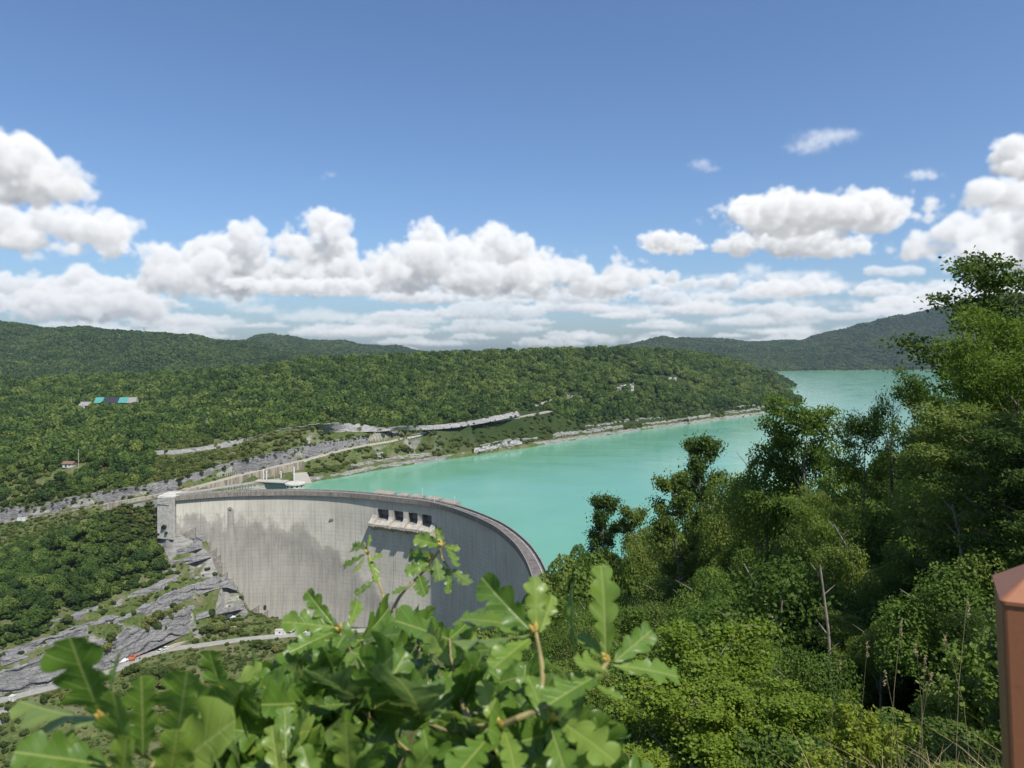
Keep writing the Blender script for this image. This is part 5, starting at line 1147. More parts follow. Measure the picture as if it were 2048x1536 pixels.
# walls and a stair of stone at the river, lower left
# ---------------------------------------------------------------- the near slope: trees with limbs, twigs and leaves
MF_near = foliage('near_leaves', (.068, .124, .018), (.125, .195, .029), (.195, .245, .048), .48, .5)
MF_dark = foliage('dark_leaves', (.058, .102, .018), (.098, .152, .026), (.155, .200, .040), .45, .5)
MF_bright = foliage('bright_leaves', (.130, .200, .020), (.185, .250, .026), (.23, .28, .036), .45, .6, .5)
MF_locust = foliage('feathery_leaves', (.078, .136, .014), (.120, .188, .020), (.165, .22, .030), .45, .6)
M_trunk = simple('pale_trunk_bark', (.21, .185, .15), .95, .35, 6., spec=.1, bmp=.02)
def limb_tree(name, seed, H, Rr, leaf, per, mat, limbs=24, low=.22, aspect=.62, flat=.35, twigs=7, cl=3, spread=.30, bare=0):
    """tapered trunk, limbs, twigs and leaf sprays; base at the origin"""
    rs = np.random.RandomState(seed); root = thing(name, (0, 0, -500), None, 'tree'); mb = MB()
    n = 9; tz_ = np.linspace(-.5, H, n); wob = np.cumsum(rs.randn(n, 2) * .012 * H, 0); wob -= wob[1]
    tr = np.c_[wob, tz_]; r0 = .014 * H + .02
    mb.tube(tr, [r0 * (1 - .93 * i / (n - 1)) for i in range(n)], 8)
    cc, up = [], []
    for k in range(limbs):
        f = low + (1 - low) * ((k + rs.rand() * .8) / limbs) ** .9; f = min(f, .98)
        b = np.array([np.interp(f * H, tz_, tr[:, j]) for j in range(3)])
        prof = math.sqrt(max(.06, 1 - ((f - .48) / .62) ** 2)); L = Rr * prof * (.65 + .55 * rs.rand())
        a = k * 2.4 + rs.rand() * .9; e = R(12 + 38 * f + 14 * rs.randn() * .5)
        d = np.array([math.cos(a) * math.cos(e), math.sin(a) * math.cos(e), math.sin(e)]); P = [b]
        for j in range(4): P.append(P[-1] + d * L / 4); d = d + np.array([rs.randn() * .14, rs.randn() * .14, -.07 + rs.randn() * .07]); d /= np.linalg.norm(d)
        rl = r0 * (1 - .9 * f) * .55 + .008; mb.tube(P, [rl * (1 - .8 * j / 4) for j in range(5)], 5, False)
        P = np.array(P)
        for j in range(twigs):
            w = .3 + .7 * (j + .5 * rs.rand()) / (twigs - .5); w = min(w, 1); q = np.array([np.interp(w * 4, range(5), P[:, i]) for i in range(3)])
            ta = a + (1 if j % 2 else -1) * (.5 + .7 * rs.rand()); tl = (.35 + .65 * rs.rand()) * Rr * .34 * (1.15 - .4 * w)
            td = np.array([math.cos(ta), math.sin(ta), .12 + .3 * rs.randn()]); td /= np.linalg.norm(td); e_ = q + td * tl
            if j % 2 == 0: mb.tube([q, (q + e_) / 2 + [0, 0, .04], e_], [.012 + .002 * H * .3, .008, .004], 4, False)
            for i in range(cl): cc.append(q + (e_ - q) * (.35 + .65 * (i + rs.rand()) / cl)); up.append(td)
    cc.append(tr[-1]); up.append((0, 0, 1)); cc = np.array(cc); m = len(cc)
    keep = rs.rand(m) > .06; cc = cc[keep]; m = len(cc)
    s = spread * (.65 + .7 * rs.rand(m)); leaf = leaf * 1.32; per = int(per * 1.45); p = np.repeat(cc, per, 0) + rs.randn(m * per, 3) * np.repeat(s, per)[:, None] * np.array([1, 1, flat])
    nn = unit(np.array([0, 0, 1.]) + .8 * rs.randn(len(p), 3))
    V, F = cards(p, nn, leaf * (.65 + .7 * rs.rand(len(p))), rs, aspect)
    root['top'] = float(np.percentile(V[:, 2], 99.3)); raw('crown', V, F, mat, root); mb.build('trunk', M_trunk, root); return root
T_horn = limb_tree('hornbeam', 201, 12, 3.3, .105, 42, MF_near, 32, .07)
T_horn2 = limb_tree('hornbeam', 202, 14, 3.0, .10, 40, MF_near, 34, .09, spread=.27)
T_slim = limb_tree('slender_tree', 203, 13, 2.0, .12, 30, MF_dark, 26, .12, spread=.26, flat=.6)
T_ash = limb_tree('ash_tree', 204, 13, 3.4, .15, 34, MF_near, 30, .08, .34, .5, spread=.32)
T_dark = limb_tree('dark_oak', 205, 14, 4.0, .12, 46, MF_dark, 34, .06, spread=.36)
T_locust = limb_tree('feathery_tree', 206, 11, 3.6, .13, 44, MF_locust, 30, .08, .30, .45, spread=.34)
T_maple = limb_tree('field_maple', 207, 5.0, 2.4, .075, 36, MF_bright, 22, .10, .8, .18, spread=.22)
def full_tree(name, seed, n, size, mat, rz, lobes, lumpy, trunk_h):
    p, nn, rs = canopy(seed, n, size, 1, rz, lobes, lumpy, .5, (.62, .52)); nn = unit(nn + rs.randn(len(nn), 3) * .35 + [0, 0, .25])
    V, F = cards(p, nn, size * (.65 + .7 * rs.rand(len(p))), rs, .62); V[:, 2] += trunk_h
    root = thing(name, (0, 0, -500), None, 'tree'); root['top'] = float(np.percentile(V[:, 2], 99.5)); raw('crown', V, F, mat, root); mb = MB(); T = trunk_h + rz
    mb.tube([(0, 0, -.5), (.02, .02, T * .4), (-.02, .03, trunk_h + rz * .7), (.03, 0, trunk_h + rz * 1.35)], [.055, .045, .025, .006], 7)
    for k in range(12):
        h = trunk_h + rz * (.15 + 1.2 * k / 12); a = k * 2.4 + seed; l = .55 + .3 * rs.rand(); mb.tube([(0, .02, h * .85), (l * .5 * math.cos(a), l * .5 * math.sin(a), h), (l * math.cos(a), l * math.sin(a), h + .22)], [.02, .012, .004], 5, False)
    mb.build('trunk', M_trunk, root); return root
FT = [full_tree('broadleaf_tree', 301 + k, 15000, .040, (MF_near, MF_near, MF_dark, MF_near, MF_near, MF_dark, MF_near)[k], (1.3, 1.05, 1.45, 1.2, 1.4, 1.6, 1.25)[k], (30, 24, 34, 28, 32, 36, 26)[k], (.30, .33, .28, .31, .29, .28, .31)[k], .35 if k < 4 else 2.2) for k in range(7)]
def near(root, px, py, y, H0, lab, group=None, rz=None, wide=1., cat='tree'):
    """stand a tree at depth y so that its top shows at (px, py)"""
    x = (px - CXP) / FPX * y; zt = CAMZ - (py - HYP) * y / FPX; zg = gz(x, y); H = zt - zg; s = H / root.get('top', H0)
    if s < .12: return None
    w = (s ** .5) * wide if s < 1 else s ** .7 * wide
    w = min(w, 1.5) if root not in FT else min(s * .95, 3.4)
    return plant(root, (x, y, zg - .1), (w, w, s), rnd.rand() * 6.28 if rz is None else rz, lab, group, cat)
HERO = [
 (T_dark, 2052, 522, 33, 14, 'tall dark tree at the far right rising highest above the hill skyline', 1.0),
 (T_locust, 1992, 622, 25, 11, 'bright yellow green feathery tree below the tall dark tree on the right', .74),
 (T_locust, 2060, 690, 23, 11, 'feathery bright green tree at the right edge beside the taller feathery one', .85),
 (T_dark, 1985, 815, 20, 14, 'broad shadowy dark green tree under the feathery trees on the right', .8),
 (T_dark, 2085, 860, 17, 14, 'dark tree cut by the right edge above the rusty brown post', .7),
 (T_ash, 1862, 752, 31, 13, 'leafy tree whose small round top juts left over the lake below the feathery tree', .62),
 (T_ash, 1742, 808, 36, 13, 'narrow ash topped tree standing left of the bare twigged ivy column', .55),
 (T_horn, 1612, 800, 44, 12, 'broad spreading tree with open branches silhouetted on the lake near its far bend', .85),
 (FT[4], 1530, 890, 47, 14, 'green tree crown just left of the broad spreading one against the lake', .6),
 (T_slim, 1412, 878, 63, 13, 'slender dark tree top standing alone against the lake, tallest in the middle', .8),
 (T_slim, 1372, 948, 61, 13, 'dark tree left of the slender lone top, leaning over the lake', .8),
 (FT[4], 1470, 950, 57, 14, 'round green tree right of the slender lone top', .7),
 (T_slim, 1214, 996, 92, 13, 'small dark tree top poking up over the lake nearest the dam', 1.15),
 (T_slim, 1248, 1018, 90, 13, 'short dark crown beside the small tree top nearest the dam', 1.0),
 (FT[6], 1305, 1042, 80, 12, 'round tree between the small dark top and the leaning dark tree', 1.0),
 (T_maple, 1440, 1262, 18.5, 5, 'bright green layered maple low in the middle of the near slope', 1.15),
 (T_maple, 1370, 1365, 15, 5, 'bright leafy young maple behind the oak leaves at bottom centre right', 1.0),
 (T_maple, 1535, 1370, 14.5, 5, 'bright low maple just left of the yellow green shrub', .9),
 (T_ash, 1640, 1010, 27, 13, 'pale trunked young ash standing in front of the dark hollow', .62),
 (FT[1], 1560, 1120, 24, 12, 'sunlit hornbeam above the layered maple', .6),
]
for r_, px, py, y, H0, lab, w in HERO: near(r_, px, py, y, H0, lab, None, None, w)
for x, y, s_ in ((17, 13, .95), (24, 18, 1.1)):      # unseen trees added past the right edge to cast shade on the hollow
    plant(T_dark if x != 17 else T_horn2, (x, y, gz(x, y) - .1), (s_, s_, s_), rnd.rand() * 6.28, 'unseen tree added just beyond the right edge to shade the hollow', 'shade trees added beyond the right edge')
for px, py, y in ((1660, 985, 31), (1745, 1010, 29), (1825, 1000, 27), (1900, 985, 25), (1700, 1090, 25), (1790, 1120, 23), (1870, 1110, 21.5), (1960, 1060, 20), (1760, 1240, 18.5), (1850, 1260, 17), (1935, 1210, 15.5), (1690, 1230, 20)):
    near((FT[5], FT[4], T_ash)[(px // 5) % 3], px, py, y, (14, 14, 13)[(px // 5) % 3], 'shaded tree in the dark hollow left of the brown post', 'trees in the dark hollow', None, .62)
# dead ivy column with bare twigs on top
x, y = (1784 - CXP) / FPX * 34, 34; zt = CAMZ - (800 - HYP) * 34 / FPX; zg = gz(x, y); snag = thing('dead_tree', (x, y, zg), 'dead tree with bare twigs on top and ivy round its stem, against the lake', 'tree')
mb = MB(); mb.tube([(0, 0, -.3), (.1, 0, (zt - zg) * .5), (0, .1, (zt - zg) * .8), (.12, .1, zt - zg)], [.16, .12, .06, .012], 7)
rs = np.random.RandomState(8)
for k in range(16):
    h = (zt - zg) * (.72 + .26 * rs.rand()); a = rs.rand() * 6.28; l = .3 + .7 * rs.rand(); mb.tube([(.05, .08, h), (.05 + .4 * l * math.cos(a), .08 + .4 * l * math.sin(a), h + .45 * l), (.05 + .5 * l * math.cos(a), .08 + .5 * l * math.sin(a), h + 1.1 * l)], [.02, .013, .005], 4, False)
mb.build('trunk', simple('dead_bark', (.13, .10, .08), .95, .3, 5.), snag)
p = np.c_[rs.randn(2200, 2) * .26, (zt - zg) * (.25 + .62 * rs.rand(2200))]; V, F = cards(p, unit(rs.randn(2200, 3) + [0, 0, .6]), .09, rs, .8); raw('ivy', V, F, MF_dark, snag)
# leaning pale trunks seen in the hollow
for k, (p0, p1, d, lab) in enumerate((((1668, 1050), (1722, 1160), 26, 'pale dead trunk leaning right inside the dark hollow'), ((1925, 1130), (1905, 1010), 19, 'thin pale trunk standing in the shade left of the brown post'), ((1640, 1130), (1665, 1400), 20, 'long thin pale trunk running down beside the layered maple'))):
    a, b = Y(p0[0], p0[1], d), Y(p1[0], p1[1], d - .5); t0 = thing('bare_trunk', b if p1[1] > p0[1] else a, lab, 'tree'); q = np.array(a) - np.array(t0.location); w = np.array(b) - np.array(t0.location)
    lo, hi = (w, q) if w[2] < q[2] else (q, w)
    g0 = gz(t0.location.x, t0.location.y) - t0.location.z
    MB().tube([lo + (lo - hi) * .2 + [0, 0, min(0, g0)], lo, (lo + hi) / 2 + [.06, 0, .05], hi], [.06, .05, .04, .025], 7).build('trunk', M_trunk, t0)
    mb = MB()
    for j in range(5):
        q = lo + (hi - lo) * (.35 + .14 * j); a_ = j * 2.1; mb.tube([q, q + np.array([.35 * math.cos(a_), .35 * math.sin(a_), .3])], [.02, .006], 4, False)
    mb.build('twigs', M_trunk, t0)
# the crowd of trees filling the slope, far rows first
SKYL = [(1040,1215),(1100,1160),(1130,1135),(1180,1092),(1210,1075),(1290,1066),(1350,1032),(1400,1000),(1450,985),(1500,955),(1560,905),(1620,900),(1680,925),(1740,915),(1800,905),(1850,800),(1900,740),(1960,740),(2060,740),(2200,720)]
mids = [make_tree('slope_tree', 130 + k, 5200, .075, MF_near if k != 1 else MF_dark, 1, (1.1, .9, 1.25, 1.0)[k], 15 + k, .5) for k in range(4)]
sx_, sy_ = zip(*SKYL); skq = 1
rows = [(275, 0, 36), (235, 8, 34), (195, 16, 36), (160, 26, 40), (128, 38, 44), (102, 54, 52), (82, 70, 60), (66, 90, 70), (53, 112, 76), (42, 146, 84), (34, 186, 92), (27, 240, 100), (21.5, 310, 115), (17, 395, 140)]
for d, off, stp in rows:
    for px in np.arange(1030 if d > 60 else 1090, 2230, stp):
        px = px + rnd.randn() * stp * .3; py = np.interp(px, sx_, sy_) + off * (.8 + .5 * rnd.rand()) + abs(rnd.randn()) * 14
        if 1690 < px < 1880 and d < 26 and py > 1150: continue
        yy = d * (.94 + .12 * rnd.rand()); x = (px - CXP) / FPX * yy; zg = gz(x, yy); H = CAMZ - (py - HYP) * yy / FPX - zg
        if zg < .8 or H < 2.2: continue
        if min(np.hypot(Cs[::8, 0] - x, Cs[::8, 1] - yy)) < 9: continue
        if H > 21: H = 21
        if d > 75:
            s = H / 2.1; plant(mids[rnd.randint(4)], (x, yy, zg - .2), (min(s * .85, 5.6), min(s * .85, 5.6), s), rnd.rand() * 6.28, 'green tree in the crowd of trees between the dam and the lake shore', 'distant trees of the near slope')
        else:
            r_ = (FT[rnd.randint(4)] if H < 8.5 else FT[4 + rnd.randint(3)]) if rnd.rand() < .72 else (T_horn, T_ash)[rnd.randint(2)]
            s = H / r_['top']; w = min(1.1, max(.5, s ** .6)) if r_ not in FT else s * (.85 + .3 * rnd.rand()); plant(r_, (x, yy, zg - .15), (w, w, s), rnd.rand() * 6.28, 'leafy tree in the thick sunlit wood on the near slope', 'near trees of the slope wood')
# undergrowth
ug = bpy.data.collections.new('undergrowth_kinds')
for k in range(3):
    p, nn, rs = canopy(150 + k, 1500, .1, 1, .7, 10, .45); V, F = cards(p, nn, .11 * (.7 + .6 * rs.rand(len(p))), rs, .7); o = raw('undergrowth_bush', V, F, MF_near if k else MF_dark); COL.objects.unlink(o); ug.objects.link(o)
x, y, px = sample(1430, 2300, 3.0, 15, .42, rnd); z = ground(x, y); k = np.nonzero((rnd.rand(len(x)) < .42) & ~((px > 1590) & (px < 1860) & (y < 5.6)))[0]; h = .06 + .20 * rnd.rand(len(x)) * np.clip(y / 6, .5, 1.5)
scatter_object('ground_cover', ug, np.c_[x, y, z - .03][k], np.c_[h * 1.3, h * 1.3, h][k], rnd.rand(len(k)) * 6.28, 22, label='low leafy plants covering the bank near the brown post')
x, y, px = sample(300, 2400, 6, 130, 1.7, rnd); z = ground(x, y)
keep = (z > 1) & (rnd.rand(len(x)) < .7) & (y > np.where(px < 1000, 7, np.where(px > 1620, 6, 11))); k = np.nonzero(keep)[0]; h = (.35 + .5 * rnd.rand(len(x))) * np.clip(y / 16, .6, 1.6) * np.where((px > 1620) & (y < 30), .55, 1)
scatter_object('undergrowth', ug, np.c_[x, y, z - .15 * h][k], np.c_[h * 1.15, h * 1.15, h][k], rnd.rand(len(k)) * 6.28, 12, label='thick green undergrowth covering the near slope')

# foreground shrubs, grass, stalks and the post
def leaf_shrub(name, loc, w, h, n, leaf, mat, seed, lab, aspect=.55):
    rs = np.random.RandomState(seed); root = thing(name, loc, lab, 'shrub'); mb = MB(); cc = []
    for k in range(26):
        a = rs.rand() * 6.28; r_ = math.sqrt(rs.rand()); e = np.array([w * .5 * r_ * math.cos(a), w * .5 * r_ * math.sin(a), h * (.55 + .45 * rs.rand()) * (1.1 - .45 * r_)])
        P = [np.zeros(3), e * [.4, .4, .55], e]; mb.tube(P, [.005, .0035, .0015], 4, False)
        for j in range(n // 26): q = rs.rand() ** .6; cc.append(np.array([np.interp(q * 2, [0, 1, 2], [p_[i] for p_ in P]) for i in range(3)]) + rs.randn(3) * leaf * .75)
    cc = np.array(cc); V, F = cards(cc, unit(rs.randn(len(cc), 3) * .8 + [0, -.2, .8]), leaf * (.7 + .6 * rs.rand(len(cc))), rs, aspect)
    raw('leaves', V, F, mat, root); mb.build('stems', M_trunk, root); return root
MF_yellow = foliage('yellow_leaves', (.19, .24, .022), (.26, .30, .030), (.33, .36, .045), .45, 4., .3)
def gpt(px, d): x = (px - CXP) / FPX * d; return (x, d, gz(x, d))
for nm, px, d, py, w, n, lf, mt, sd, lab, asp in (
    ('box_shrub', 1742, 4.9, 1352, .66, 5200, .030, MF_yellow, 1, 'bright yellow green small leaved shrub at the foot of the near slope', .5),
    ('box_shrub', 1632, 4.6, 1462, .32, 1800, .028, MF_yellow, 2, 'smaller yellow green shrub low at the bottom, left of the larger one', .5),
    ('green_shrub', 1958, 5.8, 1225, .62, 3200, .045, MF_near, 3, 'green leafy shrub rising beside the brown post', .6),
    ('green_shrub', 2040, 4.6, 1130, .6, 2400, .05, MF_dark, 4, 'dark shrub behind the brown post', .6),
    ('green_shrub', 1885, 6.2, 1345, .55, 2200, .04, MF_near, 6, 'low bright green shrub among the grass, right of the yellow shrub', .6),
    ('green_shrub', 1560, 6.8, 1445, .9, 3000, .05, MF_near, 5, 'low green shrub at the bottom between the oak leaves and the yellow shrubs', .6)):
    x, y, z = gpt(px, d); leaf_shrub(nm, (x, y, z - .02), w, CAMZ - (py - HYP) * d / FPX - z, n, lf, mt, sd, lab, asp)
def blade_mesh(n, region, hmin, hmax, rs, lean=.35, wid=.0035):
    V, F = [], []
    for k in range(n):
        x, y, z = region(rs); h = hmin + (hmax - hmin) * rs.rand() ** 1.4; a = rs.rand() * 6.28; l = lean * h * (.3 + rs.rand()); w = wid * (.6 + .8 * rs.rand()); b = len(V)
        wx, wy = -math.sin(a) * w, math.cos(a) * w
        if abs(wx) < w * .4: wx = w * .6
        for i, t_ in enumerate((0, .35, .7, 1)):
            c_ = (x + math.cos(a) * l * t_ ** 1.8, y + math.sin(a) * l * t_ ** 1.8, z + h * (t_ - .22 * t_ ** 3)); k_ = 1 - .92 * t_
            V += [(c_[0] - wx * k_, c_[1] - wy * k_, c_[2]), (c_[0] + wx * k_, c_[1] + wy * k_, c_[2])]
        F += [(b + 2 * i, b + 2 * i + 1, b + 2 * i + 3, b + 2 * i + 2) for i in range(3)]
    return V, F
def greg(px0, px1, d0, d1):
    def f(rs):
        d = d0 + (d1 - d0) * rs.rand(); px = px0 + (px1 - px0) * rs.rand(); x = (px - CXP) / FPX * d; return x, d, gz(x, d) - .02
    return f
MF_grass = foliage('grass_blades', (.10, .12, .030), (.16, .16, .050), (.27, .23, .10), .35, 2., .2); rs = np.random.RandomState(4)
V, F = blade_mesh(1700, greg(1600, 2150, 2.9, 5.2), .08, .34, rs, 1.0); o = raw('long_grass', V, F, MF_grass); tag(o, 'long tangled green and straw grass on the bank at bottom right', None, None, 'stuff')
MF_dry = simple('dry_grass', (.36, .27, .14), .9, .3, 12.); V, F = blade_mesh(260, greg(1640, 2150, 2.9, 5.0), .12, .40, rs, 1.3, .003); tag(raw('dry_grass', V, F, MF_dry), 'dry straw coloured grass blades lying over the bank at bottom right', None, None, 'stuff')
M_straw = simple('straw', (.27, .22, .11), .85, .2, 30.)
for k, (px, py, d, ht) in enumerate(((1735,1285,4.2,.09),(1770,1340,4.0,.09),(1802,1240,4.4,.10),(1832,1285,4.0,.08),(1850,1310,4.1,.09),(1935,1195,3.6,.10),(1890,1270,3.9,.08),(1680,1320,4.6,.07),(1862,1345,3.8,.06))):
    xt, yt, zt = Y(px, py, d); bx_ = xt + .12 * math.sin(k * 2.3); by_ = d + .1 * math.cos(k * 1.7); zb = gz(bx_, by_); st = thing('grass_stalk', (bx_, by_, zb), 'thin straw coloured grass stalk with a feathery seed head above the bank', 'grass stalk', 'seeding grass stalks')
    tip = np.array([xt - bx_, yt - by_, zt - zb]); mid = tip * [.35, .35, .6]
    MB().tube([(0, 0, 0), mid, tip], [.0015, .0012, .0008], 5, False).build('stem', M_straw, st)
    c_ = tip - np.array([tip[0], tip[1], tip[2] * .5]) * .0 + rs.randn(60, 3) * [.0045, .0045, 0]; c_[:, 2] -= rs.rand(60) * ht; V, F = cards(c_, unit(rs.randn(60, 3)), .013, rs, .3); raw('seed_head', V, F, M_straw, st)
# brown steel post, turned towards the path
M_post, t, p, o = material('brown_coated_steel')
g = geo(t); n1_ = nz(t, 9., 5, .6, g); n2_ = nz(t, 160., 3, .6, g)
lk(t, mix(t, ramp(t, n1_, [(.35, 0), (.7, .55)]), mix(t, ramp(t, nz(t, 60., 4, .7, g), [(.60, 0), (.68, .6)]), (.31, .128, .062), (.20, .080, .042)), mix(t, ramp(t, nz(t, 1., 4, .6, vscale(t, g, (160, 160, 6))), [(.66, 0), (.72, .5)]), (.26, .108, .056), (.38, .20, .12))), p.inputs['Base Color']); p.inputs['Roughness'].default_value = .5; p.inputs['Specular IOR Level'].default_value = .4; bump(t, p, n2_, .12, .002)
px_, d_ = 2003, .95; pw = .062; ra = math.atan2(px_ - CXP, FPX) * .87
post = thing('metal_post', (0, 0, 0), 'reddish brown square metal post with a pyramid cap, close by at bottom right', 'post')
ez = CAMZ - (1207 - HYP) * d_ / FPX; zg = 98.2
mb = MB(); bm = bmesh.new(); rad_ = .006
ring = []
for sx2, sy2 in ((-1, -1), (1, -1), (1, 1), (-1, 1)):
    for j in range(4):
        a = math.atan2(sy2, sx2) + (j - 1.5) * R(30); ring.append((sx2 * (pw - rad_) + rad_ * math.cos(a), sy2 * (pw - rad_) + rad_ * math.sin(a)))
n = len(ring); V = [(x, y, 0) for x, y in ring] + [(x, y, ez - zg) for x, y in ring]; F = [(i, (i + 1) % n, n + (i + 1) % n, n + i) for i in range(n)] + [tuple(range(n - 1, -1, -1)), tuple(range(n, 2 * n))]
raw('shaft', V, F, M_post, post)
V = [(x * 1.03, y * 1.03, ez - zg - .001) for x, y in ring] + [(x * 1.03, y * 1.03, ez - zg + .004) for x, y in ring] + [(x * .12, y * .12, ez - zg + .050) for x, y in ring]
F = [(i, (i + 1) % n, n + (i + 1) % n, n + i) for i in range(n)] + [(n + i, n + (i + 1) % n, 2 * n + (i + 1) % n, 2 * n + i) for i in range(n)] + [tuple(range(2 * n, 3 * n)), tuple(range(n - 1, -1, -1))]
raw('cap', V, F, M_post, post)
cx_ = (px_ - CXP) / FPX * d_; post.rotation_euler = (0, R(-2.2), -ra)
fl = post.rotation_euler.to_matrix() @ Vector((-pw, -pw, ez - zg)); post.location = (cx_ - fl.x, d_ - fl.y, ez - fl.z)


for o_ in [q for q in bpy.data.objects if q.type == 'EMPTY' and q.location.z < -400]:      # kinds that were not planted
    for ch in list(o_.children): bpy.data.objects.remove(ch)
    bpy.data.objects.remove(o_)
# ---------------------------------------------------------------- the oak shoots in front of the lens
M_leaf, t, p, o = material('oak_leaf')
uvn = t.nodes.new('ShaderNodeUVMap'); uvn.uv_map = 'UVMap'; us = t.nodes.new('ShaderNodeSeparateXYZ'); lk(t, uvn.outputs[0], us.inputs[0]); ax = mth(t, 'ABSOLUTE', us.outputs[0])
oi = t.nodes.new('ShaderNodeObjectInfo'); g = geo(t); n1_ = nz(t, 30., 4, .6, g); n2_ = nz(t, 220., 3, .6, g)
mid = ramp(t, ax, [(.006, 1), (.017, 0)])
vx = mth(t, 'SUBTRACT', mth(t, 'MULTIPLY', us.outputs[1], 6.5), mth(t, 'MULTIPLY', ax, 6.0)); vf = mth(t, 'ABSOLUTE', mth(t, 'SUBTRACT', mth(t, 'FRACT', vx), .5))
vein = ramp(t, vf, [(.03, 1), (.085, 0)])
f = mth(t, 'ADD', mth(t, 'MULTIPLY', oi.outputs['Random'], .6), mth(t, 'MULTIPLY', n1_, .4))
top = ramp(t, f, [(.1, (.066, .138, .017)), (.5, (.132, .218, .029)), (.95, (.22, .290, .052))])
und = mix(t, .5, top, (.15, .20, .075))
bf = geo(t, 'Backfacing'); c = mix(t, bf, top, und)
c = mix(t, mth(t, 'MULTIPLY', vein, .34), c, (.22, .29, .085)); c = mix(t, mth(t, 'MULTIPLY', mid, .7), c, (.32, .36, .10))
c = mix(t, ramp(t, nz(t, 34., 3, .6, g), [(.72, 0), (.79, .75)]), c, (.16, .12, .04))
spot = ramp(t, nz(t, 75., 2, .5, g), [(.70, 0), (.76, .7)]); c = mix(t, spot, c, (.20, .17, .04))
lk(t, c, p.inputs['Base Color']); p.inputs['Roughness'].default_value = .38; p.inputs['Specular IOR Level'].default_value = .5
hh = mth(t, 'ADD', mth(t, 'MULTIPLY', vein, -.8), mth(t, 'ADD', mth(t, 'MULTIPLY', mid, -1.), mth(t, 'MULTIPLY', n2_, .25))); bump(t, p, hh, .45, .0012)
tr = t.nodes.new('ShaderNodeBsdfTranslucent'); lk(t, vmul(t, c, 1.9), tr.inputs[0]); ms = t.nodes.new('ShaderNodeMixShader'); ms.inputs[0].default_value = .33
lk(t, p.outputs[0], ms.inputs[1]); lk(t, tr.outputs[0], ms.inputs[2]); lk(t, ms.outputs[0], o.inputs[0])
M_twig = simple('oak_twig', (.25, .21, .09), .75, .3, 60., spec=.25, bmp=.001)
M_bud = simple('oak_bud', (.42, .30, .07), .6, .25, 200.)
def leaf_width(t, n, ph, seed_):
    env = .335 * np.clip(t, 0, 1) ** .62 * np.clip(1 - t, 0, 1) ** .30 * 1.30
    q = n * t ** .88 + ph; f = np.abs((q % 1) - .5) * 2                       # 0 in mid lobe, 1 in the sinus
    lobe = np.sqrt(np.clip(1 - f ** 2.0, 0, 1))
    deep = np.clip((t - .06) / .16, 0, 1) * np.clip((1.03 - t) / .14, .15, 1)
    return np.maximum(env * (1 - deep * .74 * (1 - lobe)), .013)
def leaf_geo(L, wf, cup, bend, wave, seed, twist=0.):
    rs = np.random.RandomState(seed); T = np.linspace(0, 1, 72); nl = 3.5 + .9 * rs.rand(); ph0 = rs.rand() * .25
    cols = np.array([-1, -.72, -.42, -.16, 0, .16, .42, .72, 1]); V, UV = [], []
    ph = rs.rand(4) * 6.28; asym = rs.randn(2) * .03
    W_ = [leaf_width(T, nl, ph0 + .18 * rs.randn(), 0) for _ in (0, 1)]
    sc_ = 1 + .09 * np.sin(T[None] * (9 + 3 * rs.rand()) + np.array([[ph[0]], [ph[1]]])); 
    for i, t_ in enumerate(T):
        for u_ in cols:
            sd = 0 if u_ < 0 else 1; w = W_[sd][i] * sc_[sd, i] * wf
            x = u_ * w; y = t_ + .30 * abs(u_) ** 1.3 * w * (1 - .55 * t_)
            z = cup * x * x * 2.2 + bend * (t_ ** 2) - .012 * math.exp(-(x / .03) ** 2) + wave * abs(u_) ** 1.6 * w * math.sin(t_ * 16 + ph[2 + sd]) * .5 + .008 * math.sin((t_ * 6.5 - abs(x) * 6) * 6.28) * min(1, abs(x) * 9)
            a = twist * (t_ - .3); V.append(((x * math.cos(a) - z * math.sin(a)) * L, y * L, (z * math.cos(a) + x * math.sin(a)) * L)); UV.append((x, t_))
    nc = len(cols); F = [(i * nc + j, i * nc + j + 1, (i + 1) * nc + j + 1, (i + 1) * nc + j) for i in range(len(T) - 1) for j in range(nc - 1)]
    return np.array(V), np.array(F), np.array(UV)
oak = thing('oak_sapling', (-.12, 1.75, gz(-.12, 1.75)), 'young oak with glossy lobed leaves reaching up close in front of the dam', 'oak')
OAK0 = np.array(oak.location)
leafdata = []
def leaf(b, tip, face=(0, -.55, .8), wf=1., cup=.5, bend=None, wave=.35, twist=None, hero=True):
    """leaf from base (x, y, depth) to tip, blade turned to 'face'"""
    rs = np.random.RandomState(len(leafdata) * 13 + 5)
    B = np.array(Y(*b)); P = np.array(Y(*tip)); d = P - B; L = np.linalg.norm(d); d = d / L
    n = np.array(face, float) + rs.randn(3) * .12; n -= d * n.dot(d); n /= np.linalg.norm(n); s = np.cross(d, n)
    V, F, UV = leaf_geo(L, wf, cup * (.6 + .8 * rs.rand()), (-.10 * rs.rand() - .02) if bend is None else bend, wave, len(leafdata), rs.randn() * .35 if twist is None else twist)
    leafdata.append((B + V[:, :1] * s + V[:, 1:2] * d + V[:, 2:] * n, F, UV, hero, B, L))
C_ = (0, -.85, .45); U_ = (0, -.35, .9); Lf = (-.6, -.6, .4); Rt = (.6, -.6, .5); DN = (.2, .5, -.8)
_HS = .93
